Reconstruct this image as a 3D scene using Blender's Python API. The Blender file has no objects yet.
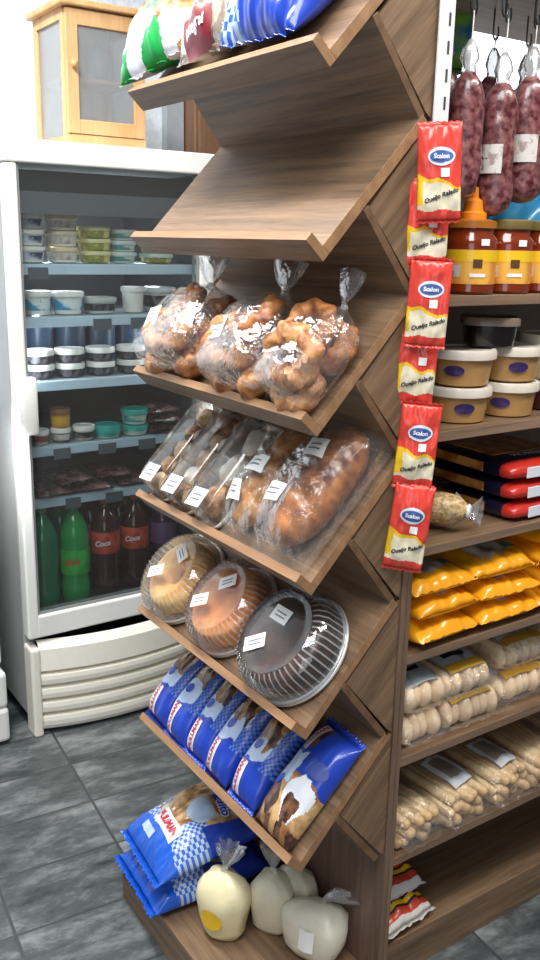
import bpy, bmesh, math, random
from mathutils import Vector, Matrix, noise

# ------------------------------------------------------------------ camera, world, lights
scn = bpy.context.scene
COL = scn.collection
cam_d = bpy.data.cameras.new('camera')
cam_d.sensor_fit = 'AUTO'
cam_d.sensor_width = 36.0
cam_d.lens = 890.14 / 960 * 36
cam_d.clip_start = 0.05
cam = bpy.data.objects.new('camera', cam_d)
COL.objects.link(cam)
_R = Vector((0.558697554, 0.829093945, 0.021453966))
_U = Vector((-0.226035232, 0.127326838, 0.965761850))
_F = Vector((-0.797975636, 0.544418136, -0.258541635))
cm = Matrix.Identity(4)
for i in range(3):
    cm[i][0], cm[i][1], cm[i][2] = _R[i], _U[i], -_F[i]
cm.translation = Vector((1.0995, -1.0432, 1.5440))
cam.matrix_world = cm
scn.camera = cam

scn.view_settings.view_transform = 'Standard'
scn.view_settings.look = 'None'
scn.view_settings.gamma = 1.0
scn.view_settings.use_curve_mapping = False
scn.view_settings.exposure = 0.12
scn.cycles.use_denoising = True
scn.cycles.transparent_max_bounces = 24
scn.cycles.max_bounces = 8

world = bpy.data.worlds.new('world')
scn.world = world
world.use_nodes = True
world.node_tree.nodes['Background'].inputs[0].default_value = (0.86, 0.93, 1.0, 1)
world.node_tree.nodes['Background'].inputs[1].default_value = 0.15


def area(name, loc, target, sx, sy, power, col=(1, 1, 1)):
    d = bpy.data.lights.new(name, 'AREA')
    d.shape = 'RECTANGLE'
    d.size, d.size_y, d.energy, d.color = sx, sy, power, col
    o = bpy.data.objects.new(name, d)
    o.location = loc
    o.rotation_euler = (Vector(target) - Vector(loc)).to_track_quat('-Z', 'Y').to_euler()
    COL.objects.link(o)
    return o


# fluorescent tubes of the shop ceiling, then two added fill panels
area('ceiling_tube_aisle', (-0.75, -0.75, 2.95), (-0.75, -0.75, 0), 1.6, 0.25, 62, (1, 0.98, 0.94))
area('ceiling_tube_front', (0.9, 0.7, 2.95), (0.9, 0.7, 0), 0.25, 1.6, 36, (1, 0.95, 0.88))
area('overhead_fill_panel', (1.0, -1.35, 3.4), (-0.8, 0, 0.6), 1.6, 1.2, 70, (0.95, 0.98, 1.0))  # added overhead panel: lights the fridge front, keeps the support boards dark
area('low_side_fill', (2.4, -2.0, 1.35), (-1.0, 0, 0.8), 1.2, 1.8, 13, (0.95, 0.98, 1.0))  # added low fill, brightens the fridge base and faces turned to +x

# ------------------------------------------------------------------ materials
def new_mat(name):
    m = bpy.data.materials.new(name)
    m.use_nodes = True
    nt = m.node_tree
    return m, nt, nt.nodes, nt.links, nt.nodes['Principled BSDF']


def lin(c):
    if isinstance(c, str):
        c = [int(c[i:i + 2], 16) / 255 for i in (0, 2, 4)]
        return tuple(x / 12.92 if x < 0.04045 else ((x + 0.055) / 1.055) ** 2.4 for x in c)
    return c


_mats = {}


def mat(name, c=None, rough=0.5, metal=0.0, var=0.06, scale=40, bump=0.0, spec=0.5, coat=0.0):
    """procedural plain material with slight noise variation"""
    if name in _mats:
        return _mats[name]
    c = lin(c)
    m, nt, N, L, P = new_mat(name)
    tc = N.new('ShaderNodeTexCoord')
    nz = N.new('ShaderNodeTexNoise')
    nz.inputs['Scale'].default_value = scale
    nz.inputs['Detail'].default_value = 4
    L.new(tc.outputs['Object'], nz.inputs['Vector'])
    mx = N.new('ShaderNodeMix')
    mx.data_type = 'RGBA'
    mx.inputs['A'].default_value = (*[max(0, x * (1 - var * 2)) for x in c], 1)
    mx.inputs['B'].default_value = (*[min(1, x * (1 + var * 2)) for x in c], 1)
    L.new(nz.outputs['Fac'], mx.inputs['Factor'])
    L.new(mx.outputs['Result'], P.inputs['Base Color'])
    P.inputs['Roughness'].default_value = rough
    P.inputs['Metallic'].default_value = metal
    P.inputs['Specular IOR Level'].default_value = spec
    P.inputs['Coat Weight'].default_value = coat
    P.inputs['Coat Roughness'].default_value = 0.12
    if bump:
        b = N.new('ShaderNodeBump')
        b.inputs['Strength'].default_value = bump
        b.inputs['Distance'].default_value = 0.004
        L.new(nz.outputs['Fac'], b.inputs['Height'])
        L.new(b.outputs['Normal'], P.inputs['Normal'])
    _mats[name] = m
    return m


def two_tone(name, c1, c2, scale=60, lo=0.4, hi=0.6, rough=0.5, bump=0.3, coat=0.0, detail=6):
    if name in _mats:
        return _mats[name]
    m, nt, N, L, P = new_mat(name)
    tc = N.new('ShaderNodeTexCoord')
    nz = N.new('ShaderNodeTexNoise')
    nz.inputs['Scale'].default_value = scale
    nz.inputs['Detail'].default_value = detail
    L.new(tc.outputs['Object'], nz.inputs['Vector'])
    r = N.new('ShaderNodeValToRGB')
    r.color_ramp.elements[0].position = lo
    r.color_ramp.elements[1].position = hi
    r.color_ramp.elements[0].color = (*lin(c1), 1)
    r.color_ramp.elements[1].color = (*lin(c2), 1)
    L.new(nz.outputs['Fac'], r.inputs['Fac'])
    L.new(r.outputs['Color'], P.inputs['Base Color'])
    P.inputs['Roughness'].default_value = rough
    P.inputs['Coat Weight'].default_value = coat
    P.inputs['Coat Roughness'].default_value = 0.1
    b = N.new('ShaderNodeBump')
    b.inputs['Strength'].default_value = bump
    b.inputs['Distance'].default_value = 0.004
    L.new(nz.outputs['Fac'], b.inputs['Height'])
    L.new(b.outputs['Normal'], P.inputs['Normal'])
    _mats[name] = m
    return m


def wood(name, axis, dark, light, rough=0.42, stretch=20.0, spec=0.4):
    m, nt, N, L, P = new_mat(name)
    tc = N.new('ShaderNodeTexCoord')
    mp = N.new('ShaderNodeMapping')
    sc = [stretch] * 3
    sc[axis] = 1.0
    mp.inputs['Scale'].default_value = sc
    L.new(tc.outputs['Object'], mp.inputs['Vector'])
    n1 = N.new('ShaderNodeTexNoise')
    n1.inputs['Scale'].default_value = 2.4
    n1.inputs['Detail'].default_value = 6
    n1.inputs['Distortion'].default_value = 0.6
    L.new(mp.outputs['Vector'], n1.inputs['Vector'])
    n2 = N.new('ShaderNodeTexNoise')
    n2.inputs['Scale'].default_value = 14
    n2.inputs['Detail'].default_value = 5
    L.new(mp.outputs['Vector'], n2.inputs['Vector'])
    ad = N.new('ShaderNodeMath')
    ad.operation = 'MULTIPLY_ADD'
    L.new(n2.outputs['Fac'], ad.inputs[0])
    ad.inputs[1].default_value = 0.5
    L.new(n1.outputs['Fac'], ad.inputs[2])
    r = N.new('ShaderNodeValToRGB')
    e = r.color_ramp.elements
    e[0].position, e[1].position = 0.40, 1.08
    e[0].color = (*lin(dark), 1)
    e[1].color = (*lin(light), 1)
    L.new(ad.outputs[0], r.inputs['Fac'])
    L.new(r.outputs['Color'], P.inputs['Base Color'])
    P.inputs['Roughness'].default_value = rough
    P.inputs['Specular IOR Level'].default_value = spec
    return m


W_X = wood('walnut_grain_x', 0, '4a3a2f', '93765b')
W_Y = wood('walnut_grain_y', 1, '4a3a2f', '93765b')
W_Z = wood('walnut_grain_z', 2, '45362c', '83695a')
W_EDGE = wood('walnut_edge_band', 0, '7d5c40', 'a9825f')
W_EDGED = wood('walnut_edge_dark', 0, '57412f', '7d6047')
W_EDGEZ = wood('walnut_edge_band_z', 2, '5f4c3e', '8a705c')
W_EDGEY = wood('walnut_edge_band_y', 1, '6a5544', '957a64')
PINE = wood('pine_wood', 2, 'bd8c58', 'dbb382', 0.5, 9)
BROWN = wood('brown_wood', 2, '6b4d38', '8d6a50', 0.5, 10)


def film(name, tint=(1, 1, 1), white=0.05, gloss=0.22, rough=0.12, bump=0.5, scale=30, alpha_col=(0.97, 0.97, 0.97)):
    """clear plastic: mostly see-through, glossy wrinkles"""
    if name in _mats:
        return _mats[name]
    m = bpy.data.materials.new(name)
    m.use_nodes = True
    nt = m.node_tree
    N, L = nt.nodes, nt.links
    N.clear()
    out = N.new('ShaderNodeOutputMaterial')
    tr = N.new('ShaderNodeBsdfTransparent')
    tr.inputs[0].default_value = (*alpha_col, 1)
    gl = N.new('ShaderNodeBsdfGlossy')
    gl.inputs['Roughness'].default_value = rough
    gl.inputs['Color'].default_value = (1, 1, 1, 1)
    df = N.new('ShaderNodeBsdfDiffuse')
    df.inputs['Color'].default_value = (*tint, 1)
    tc = N.new('ShaderNodeTexCoord')
    nz = N.new('ShaderNodeTexNoise')
    nz.inputs['Scale'].default_value = scale
    nz.inputs['Detail'].default_value = 3
    L.new(tc.outputs['Object'], nz.inputs['Vector'])
    b = N.new('ShaderNodeBump')
    b.inputs['Strength'].default_value = bump
    b.inputs['Distance'].default_value = 0.01
    L.new(nz.outputs['Fac'], b.inputs['Height'])
    L.new(b.outputs['Normal'], gl.inputs['Normal'])
    fr = N.new('ShaderNodeFresnel')
    fr.inputs['IOR'].default_value = 1.45
    L.new(b.outputs['Normal'], fr.inputs['Normal'])
    ml = N.new('ShaderNodeMath')
    ml.operation = 'MULTIPLY_ADD'
    ml.use_clamp = True
    L.new(fr.outputs[0], ml.inputs[0])
    ml.inputs[1].default_value = gloss * 3
    ml.inputs[2].default_value = gloss * 0.15
    m1 = N.new('ShaderNodeMixShader')
    m1.inputs[0].default_value = white
    L.new(tr.outputs[0], m1.inputs[1])
    L.new(df.outputs[0], m1.inputs[2])
    m2 = N.new('ShaderNodeMixShader')
    L.new(ml.outputs[0], m2.inputs[0])
    L.new(m1.outputs[0], m2.inputs[1])
    L.new(gl.outputs[0], m2.inputs[2])
    L.new(m2.outputs[0], out.inputs[0])
    _mats[name] = m
    return m


FILM = film('clear_film', white=0.04, gloss=0.12, rough=0.08, bump=0.8, scale=48)
FILM_H = film('hazy_film', white=0.16, gloss=0.2)
DOME = film('dome_plastic', white=0.03, gloss=0.26, rough=0.07, bump=0.05, scale=10)
GLASS = film('door_glass', white=0.015, gloss=0.22, rough=0.02, bump=0.0, alpha_col=(0.92, 0.95, 0.95))
CAB_GLASS = film('cabinet_glass', white=0.22, gloss=0.2, rough=0.15, bump=0.1, tint=(0.75, 0.78, 0.8), alpha_col=(0.8, 0.82, 0.84))
BOTTLE_G = film('green_bottle_plastic', white=0.15, gloss=0.3, rough=0.05, bump=0.0, tint=(0.02, 0.3, 0.1), alpha_col=(0.06, 0.5, 0.2))
WHITE = mat('white_plastic', 'ecebe6', 0.35, var=0.02)
IVORY = mat('ivory_plastic', 'f4efe2', 0.4, var=0.02)
PAPER = mat('white_paper_label', 'f4f4f2', 0.6, var=0.02)
INK = mat('black_ink', '20202a', 0.6, var=0)
GREYINK = mat('grey_ink', '7d7f86', 0.6, var=0)
RED = mat('red_print', 'e2463a', 0.3, var=0.04, coat=0.3)
REDTXT = mat('red_lettering', 'c22a3a', 0.4, var=0)
BLUE = mat('royal_blue_print', '2444b4', 0.3, var=0.05, coat=0.35)
BLUE2 = mat('bright_blue_print', '1f5fd0', 0.3, var=0.05, coat=0.35)
PALE = mat('pale_blue_print', 'b9cdf0', 0.35, var=0.12, scale=30, coat=0.3)
WHITEP = mat('white_print', 'e6e9f2', 0.35, var=0.03, coat=0.3)
NAVY = mat('navy_print', '1d2352', 0.35, var=0.04, coat=0.3)
GREEN = mat('green_print', '189a48', 0.35, var=0.06, coat=0.3)
YELLOW = mat('yellow_print', 'f1c21f', 0.35, var=0.05, coat=0.3)
BEIGE = mat('beige_print', 'eadfc2', 0.4, var=0.1, coat=0.2)
ORANGE = mat('orange_print', 'f5a51e', 0.25, var=0.06, coat=0.4)
BURG = mat('burgundy_print', '7e2430', 0.35, var=0.05, coat=0.3)
DARKBR = two_tone('chocolate_window', '3a2018', '7d5137', 45, 0.42, 0.6, 0.3, 0.2, 0.6)
BREADW = two_tone('bread_window', '8a5a32', 'd8b07c', 30, 0.4, 0.62, 0.35, 0.2, 0.5)
STEEL = mat('grey_steel', '8c8f92', 0.3, 0.9, var=0.03)
BLACK = mat('black_plastic', '17181a', 0.5, var=0.05)

# ------------------------------------------------------------------ mesh helpers
def link(name, bm, mats, parent=None, smooth=False, mw=None):
    me = bpy.data.meshes.new(name)
    bm.normal_update()
    bm.to_mesh(me)
    bm.free()
    for m in (mats if isinstance(mats, (list, tuple)) else [mats]):
        me.materials.append(m)
    if smooth:
        for p in me.polygons:
            p.use_smooth = True
    return put(name, me, parent, mw)


def put(name, me, parent=None, mw=None):
    o = bpy.data.objects.new(name, me)
    COL.objects.link(o)
    if parent is not None:
        o.parent = parent
    if mw is not None:
        if parent is not None:
            o.matrix_local = mw
        else:
            o.matrix_world = mw
    return o


def tag(o, label, cat, group=None, kind=None):
    o['label'] = label
    o['category'] = cat
    if group:
        o['group'] = group
    if kind:
        o['kind'] = kind
    return o


def thing(name, label, cat, mw=None, group=None):
    o = bpy.data.objects.new(name, None)
    o.empty_display_size = 0.03
    COL.objects.link(o)
    if mw is not None:
        o.matrix_world = mw
    return tag(o, label, cat, group)


def struct(o):
    o['kind'] = 'structure'
    return o


def T(x, y=None, z=None):
    return Matrix.Translation(Vector((x, y, z)) if y is not None else Vector(x))


def R(a, ax):
    return Matrix.Rotation(math.radians(a), 4, ax)


def box_bm(x0, x1, y0, y1, z0, z1, bev=0.0, bm=None, mi=0):
    own = bm is None
    if own:
        bm = bmesh.new()
    vs = [bm.verts.new((x, y, z)) for x in (x0, x1) for y in (y0, y1) for z in (z0, z1)]
    idx = [(0, 1, 3, 2), (4, 6, 7, 5), (0, 4, 5, 1), (2, 3, 7, 6), (0, 2, 6, 4), (1, 5, 7, 3)]
    fs = [bm.faces.new([vs[i] for i in f]) for f in idx]
    for f in fs:
        f.material_index = mi
    if bev:
        es = list({e for f in fs for e in f.edges})
        bmesh.ops.bevel(bm, geom=es, offset=bev, segments=2, affect='EDGES', profile=0.5)
    return bm


def edge_faces(bm, tests, mi=1):
    bm.normal_update()
    for f in bm.faces:
        for ax, sg in tests:
            if f.normal[ax] * sg > 0.85:
                f.material_index = mi
    return bm


def lathe_bm(prof, n=32, bm=None, mi=0, sup=None, cap=(True, True), cx=0, cy=0, rib=None):
    """prof: (r, z) list from bottom to top; sup = superellipse (ax, ay, power) for a rounded rectangle"""
    if bm is None:
        bm = bmesh.new()
    rings = []
    for r, z in prof:
        ring = []
        for i in range(n):
            a = 2 * math.pi * i / n
            c, s = math.cos(a), math.sin(a)
            rr = r
            if rib:
                rr = r * (1 + rib(a, z))
            if sup:
                ax, ay, pw = sup
                x = math.copysign(abs(c) ** (2 / pw), c) * rr * ax
                y = math.copysign(abs(s) ** (2 / pw), s) * rr * ay
            else:
                x, y = c * rr, s * rr
            ring.append(bm.verts.new((cx + x, cy + y, z)))
        rings.append(ring)
    for a, b in zip(rings, rings[1:]):
        for i in range(n):
            f = bm.faces.new((a[i], a[(i + 1) % n], b[(i + 1) % n], b[i]))
            f.material_index = mi
    if cap[0]:
        bm.faces.new(rings[0][::-1]).material_index = mi
    if cap[1]:
        bm.faces.new(rings[-1]).material_index = mi
    return bm


def tube_bm(pts, rad, n=10, bm=None, mi=0, closed=False):
    if bm is None:
        bm = bmesh.new()
    pts = [Vector(p) for p in pts]
    rings = []
    up = Vector((0, 0, 1))
    prev = None
    for i, p in enumerate(pts):
        a = pts[max(0, i - 1)]
        b = pts[min(len(pts) - 1, i + 1)]
        d = (b - a).normalized()
        if prev is None:
            u = d.cross(up)
            if u.length < 0.05:
                u = d.cross(Vector((1, 0, 0)))
        else:
            u = prev - d * prev.dot(d)
        u.normalize()
        prev = u
        v = d.cross(u)
        r = rad[i] if isinstance(rad, (list, tuple)) else rad
        rings.append([bm.verts.new(p + (u * math.cos(t) + v * math.sin(t)) * r) for t in [2 * math.pi * k / n for k in range(n)]])
    for a, b in zip(rings, rings[1:]):
        for i in range(n):
            bm.faces.new((a[i], a[(i + 1) % n], b[(i + 1) % n], b[i])).material_index = mi
    bm.faces.new(rings[0][::-1]).material_index = mi
    bm.faces.new(rings[-1]).material_index = mi
    return bm


def jitter(bm, amp, sc, seed=0):
    o = Vector((seed * 3.7, seed * 1.3, seed * 2.1))
    for v in bm.verts:
        v.co += noise.noise_vector(v.co * sc + o) * amp
    return bm


def capsule_bm(L, r, n=14, squash=1.0, m=10, taper=0.0, bm=None):
    """capsule along x, centred"""
    prof = []
    for i in range(m + 1):
        t = -math.pi / 2 + math.pi * i / m
        x = math.sin(t)
        prof.append((r * max(0.02, math.cos(t)), (L / 2 - r) * (1 if t > 0 else -1) + r * x if abs(t) > 1e-6 else 0))
    if bm is None:
        bm = bmesh.new()
    rings = []
    for rr, x in prof:
        k = 1 - taper * (x / L + 0.5)
        rings.append([bm.verts.new((x, rr * k * math.cos(a), rr * k * squash * math.sin(a))) for a in [2 * math.pi * j / n for j in range(n)]])
    for a, b in zip(rings, rings[1:]):
        for i in range(n):
            bm.faces.new((a[i], a[(i + 1) % n], b[(i + 1) % n], b[i]))
    bm.faces.new(rings[0][::-1])
    bm.faces.new(rings[-1])
    return bm


class Bag:
    """pillow bag: lies in xy plane, bottom at z=0; length along y; crimped fins at the two ends"""
    def __init__(self, w, l, t, seed=0, wr=0.004, fin=0.012, p=2.6, low=0.35, wf=9.0):
        self.w, self.l, self.t, self.seed, self.wr, self.fin, self.p, self.low, self.wf = w, l, t, seed, wr, fin, p, low, wf

    def s(self, u, v):
        a = max(0.0, 1 - abs(u) ** self.p)
        b = max(0.0, 1 - abs(v) ** self.p)
        return (a ** 0.5) * (b ** 0.6)

    def wrk(self, x, y, s):
        q = Vector((x * self.wf * 4, y * self.wf * 1.6, self.seed * 7.3))
        return self.wr * noise.noise(q) * (0.4 + s) + self.wr * 0.6 * noise.noise(q * 2.3) * (1 - 0.5 * s)

    def top(self, x, y):
        u = max(-1, min(1, x / (self.w / 2)))
        v = max(-1, min(1, y / (self.l / 2)))
        s = self.s(u, v)
        h0 = self.t * self.low
        return h0 + (self.t - h0) * s + self.wrk(x, y, s)

    def bm(self, fn=None, nx=28, ny=40):
        bm = bmesh.new()
        h0 = self.t * self.low
        tv, bv = {}, {}
        for j in range(ny + 1):
            v = -1 + 2 * j / ny
            for i in range(nx + 1):
                u = -1 + 2 * i / nx
                s = self.s(u, v)
                pinch = 1 - 0.06 * (1 - abs(u)) * 0
                x = u * self.w / 2 * (1 - 0.05 * abs(v) ** 6 * 0) * pinch
                y = v * self.l / 2
                tv[i, j] = bm.verts.new((x, y, self.top(x, y)))
                edge = i in (0, nx) or j in (0, ny)
                bv[i, j] = tv[i, j] if edge else bm.verts.new((x, y, h0 * (1 - s) ** 1.0))
        for j in range(ny):
            for i in range(nx):
                u = -1 + 2 * (i + 0.5) / nx
                v = -1 + 2 * (j + 0.5) / ny
                k = fn(u, v) if fn else 0
                f = bm.faces.new((tv[i, j], tv[i + 1, j], tv[i + 1, j + 1], tv[i, j + 1]))
                f.material_index = k
                f = bm.faces.new((bv[i, j], bv[i, j + 1], bv[i + 1, j + 1], bv[i + 1, j]))
                f.material_index = k
        # crimped fins
        for j, sg in ((0, -1), (ny, 1)):
            row = [tv[i, j] for i in range(nx + 1)]
            new = []
            for i, q in enumerate(row):
                z = q.co.z + min(0.003, self.fin * 0.2) * math.sin(i * 2.1 + self.seed)
                new.append(bm.verts.new((q.co.x * 1.02, q.co.y + sg * self.fin * (1 + 0.2 * math.sin(i * 0.9 + self.seed)), z)))
            v = sg * 0.999
            for i in range(nx):
                u = -1 + 2 * (i + 0.5) / nx
                f = bm.faces.new((row[i], row[i + 1], new[i + 1], new[i]))
                f.material_index = fn(u, v) if fn else 0
        bmesh.ops.recalc_face_normals(bm, faces=bm.faces)
        return bm


def text_mesh(s, size, off=0.0, shear=0.0, align='CENTER', bold=0.0):
    cu = bpy.data.curves.new('lettering', 'FONT')
    cu.body = s
    cu.size = size
    cu.shear = shear
    cu.align_x = align
    cu.align_y = 'CENTER'
    cu.offset = bold
    cu.resolution_u = 3
    o = bpy.data.objects.new('lettering', cu)
    COL.objects.link(o)
    dg = bpy.context.evaluated_depsgraph_get()
    me = bpy.data.meshes.new_from_object(o.evaluated_get(dg))
    bpy.data.objects.remove(o)
    bpy.data.curves.remove(cu)
    return me


def text(s, size, m, parent, mw, name='lettering', shear=0.0, bold=0.0, surf=None, eps=0.0012, sub=1):
    """lettering in the local xy plane of mw; surf(x, y) lifts each vertex onto a curved surface of the parent"""
    me = text_mesh(s, size, shear=shear, bold=bold)
    me.materials.clear()
    bm = bmesh.new()
    bm.from_mesh(me)
    bad = [v for v in bm.verts if abs(v.co.y) > size * 0.9]
    if bad:
        bmesh.ops.delete(bm, geom=bad, context='VERTS')
    if surf:
        bmesh.ops.triangulate(bm, faces=bm.faces)
        for _ in range(sub):
            bmesh.ops.subdivide_edges(bm, edges=[e for e in bm.edges if e.calc_length() > size * 0.3], cuts=1)
            bmesh.ops.triangulate(bm, faces=bm.faces)
        bm.transform(mw)
        for v in bm.verts:
            v.co.z = surf(v.co.x, v.co.y) + eps
        mw = None
    bpy.data.meshes.remove(me)
    return link(name, bm, m, parent, mw=mw)


def patch(w, h, m, parent, mw, name='sticker', surf=None, eps=0.001, n=6, oval=False, z=0.0):
    """thin label laid on a surface"""
    bm = bmesh.new()
    if oval:
        c = bm.verts.new((0, 0, z))
        ring1 = [bm.verts.new((w / 4 * math.cos(a), h / 4 * math.sin(a), z)) for a in [2 * math.pi * i / 20 for i in range(20)]]
        ring = [bm.verts.new((w / 2 * math.cos(a), h / 2 * math.sin(a), z)) for a in [2 * math.pi * i / 20 for i in range(20)]]
        for i in range(20):
            bm.faces.new((c, ring1[i], ring1[(i + 1) % 20]))
            bm.faces.new((ring1[i], ring[i], ring[(i + 1) % 20], ring1[(i + 1) % 20]))
    else:
        g = [[bm.verts.new((w * (i / n - 0.5), h * (j / n - 0.5), z)) for i in range(n + 1)] for j in range(n + 1)]
        for j in range(n):
            for i in range(n):
                bm.faces.new((g[j][i], g[j][i + 1], g[j + 1][i + 1], g[j + 1][i]))
    if surf:
        bm.transform(mw)
        for v in bm.verts:
            v.co.z = surf(v.co.x, v.co.y) + eps
        mw = None
    return link(name, bm, m, parent, smooth=True, mw=mw)


# ------------------------------------------------------------------ setting
def floor_mat():
    m, nt, N, L, P = new_mat('slate_tiles')
    tc = N.new('ShaderNodeTexCoord')
    sp = N.new('ShaderNodeSeparateXYZ')
    L.new(tc.outputs['Object'], sp.inputs[0])

    def lincomb(a, b, c):
        m1 = N.new('ShaderNodeMath'); m1.operation = 'MULTIPLY_ADD'
        L.new(sp.outputs[0], m1.inputs[0]); m1.inputs[1].default_value = a; m1.inputs[2].default_value = c
        m2 = N.new('ShaderNodeMath'); m2.operation = 'MULTIPLY_ADD'
        L.new(sp.outputs[1], m2.inputs[0]); m2.inputs[1].default_value = b
        L.new(m1.outputs[0], m2.inputs[2])
        return m2
    b = lincomb(0.0872, 0.9962, 0.288)
    a = lincomb(0.9962, -0.0872, 1.177)
    cb = N.new('ShaderNodeCombineXYZ')
    L.new(b.outputs[0], cb.inputs[0]); L.new(a.outputs[0], cb.inputs[1])
    br = N.new('ShaderNodeTexBrick')
    br.offset = 0.0
    br.squash = 1.0
    br.inputs['Scale'].default_value = 1.0
    br.inputs['Brick Width'].default_value = 0.313
    br.inputs['Row Height'].default_value = 0.205
    br.inputs['Mortar Size'].default_value = 0.0042
    br.inputs['Mortar Smooth'].default_value = 0.3
    br.inputs['Color1'].default_value = (0.0, 0.0, 0.0, 1)
    br.inputs['Color2'].default_value = (1, 1, 1, 1)
    br.inputs['Mortar'].default_value = (0.5, 0.5, 0.5, 1)
    L.new(cb.outputs[0], br.inputs['Vector'])
    # streaky marbling, shifted per tile
    ofs = N.new('ShaderNodeVectorMath'); ofs.operation = 'MULTIPLY_ADD'
    L.new(br.outputs['Color'], ofs.inputs[0]); ofs.inputs[1].default_value = (3, 3, 3)
    mp = N.new('ShaderNodeMapping')
    mp.inputs['Rotation'].default_value = (0, 0, math.radians(38))
    mp.inputs['Scale'].default_value = (4.0, 9.0, 1)
    L.new(cb.outputs[0], mp.inputs['Vector'])
    L.new(mp.outputs[0], ofs.inputs[2])
    nz = N.new('ShaderNodeTexNoise')
    nz.inputs['Scale'].default_value = 1.25
    nz.inputs['Detail'].default_value = 12
    nz.inputs['Roughness'].default_value = 0.72
    nz.inputs['Distortion'].default_value = 0.15
    L.new(ofs.outputs[0], nz.inputs['Vector'])
    r = N.new('ShaderNodeValToRGB')
    e = r.color_ramp.elements
    e[0].position, e[1].position = 0.36, 0.68
    e[0].color = (*lin('34393b'), 1)
    e[1].color = (*lin('8f9494'), 1)
    k = r.color_ramp.elements.new(0.5); k.color = (*lin('565b5c'), 1)
    L.new(nz.outputs['Fac'], r.inputs['Fac'])
    mx = N.new('ShaderNodeMix'); mx.data_type = 'RGBA'
    L.new(br.outputs['Fac'], mx.inputs['Factor'])
    L.new(r.outputs['Color'], mx.inputs['A'])
    mx.inputs['B'].default_value = (*lin('45484a'), 1)
    L.new(mx.outputs['Result'], P.inputs['Base Color'])
    P.inputs['Roughness'].default_value = 0.28
    bp = N.new('ShaderNodeBump'); bp.inputs['Strength'].default_value = 0.6; bp.inputs['Distance'].default_value = 0.002
    iv = N.new('ShaderNodeMath'); iv.operation = 'SUBTRACT'; iv.inputs[0].default_value = 1
    L.new(br.outputs['Fac'], iv.inputs[1])
    L.new(iv.outputs[0], bp.inputs['Height']); L.new(bp.outputs['Normal'], P.inputs['Normal'])
    return m


struct(link('floor', box_bm(-2.6, 3.5, -4.0, 4.0, -0.05, 0.0), floor_mat()))
WALLM = two_tone('stippled_wall_paint', 'cdd7e1', 'ecf1f6', 55, 0.3, 0.7, 0.7, 0.8)
WX = -2.08
w = bmesh.new()
# wall with a window opening
box_bm(WX - 0.12, WX, -4.0, 1.9, 0, 3.2, bm=w)
box_bm(WX - 0.12, WX, 3.3, 4.0, 0, 3.2, bm=w)
box_bm(WX - 0.12, WX, 1.9, 3.3, 0, 1.55, bm=w)
box_bm(WX - 0.12, WX, 1.9, 3.3, 2.75, 3.2, bm=w)
struct(link('wall_left', w, WALLM))


def emit(name, c, s):
    m = bpy.data.materials.new(name)
    m.use_nodes = True
    P = m.node_tree.nodes['Principled BSDF']
    P.inputs['Base Color'].default_value = (*lin(c), 1)
    P.inputs['Emission Color'].default_value = (*lin(c), 1)
    P.inputs['Emission Strength'].default_value = s
    return m


wn = thing('window_1', 'bright window in the pale wall behind the hanging sausages', 'window', T(WX, 2.6, 1.55))
wn['kind'] = 'structure'
fr = bmesh.new()
for a in ((-0.7, -0.66, 0, 1.2), (0.66, 0.7, 0, 1.2), (-0.66, 0.66, 0, 0.04), (-0.66, 0.66, 1.16, 1.2), (-0.015, 0.015, 0.04, 1.16)):
    box_bm(-0.06, -0.01, a[0], a[1], a[2], a[3], bm=fr)
link('window_frame', fr, WHITE, wn)
link('window_pane', box_bm(-0.05, -0.044, -0.66, 0.66, 0.04, 1.16), emit('daylight_pane', 'f4f8ff', 2.2), wn)
struct(link('trim_1', box_bm(WX, WX + 0.04, 0.60, 0.675, 0, 3.2, 0.004), mat('grey_trim', 'a3aab2', 0.6)))

# tall brown wooden cabinet at the wall beyond the fridge
tw = thing('wooden_cupboard', 'tall plain brown wooden cupboard standing beyond the glass door fridge', 'cupboard', T(-2.0, 0.98, 0))
link('body', box_bm(-0.075, 0.03, -0.3, 0.55, 0.06, 2.25, 0.004), BROWN, tw)
link('plinth', box_bm(-0.07, 0.02, -0.29, 0.54, 0, 0.06), BROWN, tw)
for i in range(2):
    d = link('door', box_bm(0.031, 0.05, -0.29 + i * 0.42, 0.12 + i * 0.42, 0.1, 2.22, 0.003), BROWN, tw)
    link('knob', lathe_bm([(0.006, 0), (0.006, 0.012), (0.013, 0.018), (0.011, 0.028), (0.002, 0.03)], 16), STEEL, d,
         True, T(0.05, 0.08 + i * 0.08, 1.1) @ R(90, 'Y'))

# ------------------------------------------------------------------ end rack with sloping shelves
TH = 47.02
D = 0.205
Z0, SP = 1.7862, 0.27
RW = 0.60
TK = 0.018
rack = thing('sloping_shelf_rack', 'walnut end rack of six sloping lipped shelves holding baked goods', 'rack', T(0, 0, 0))


def tilt(k, x, s, h=0.0, rz=0.0):
    return T(0, -D, Z0 - SP * k) @ R(TH, 'X') @ T(x, s, h + TK) @ R(rz, 'Z')


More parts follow.
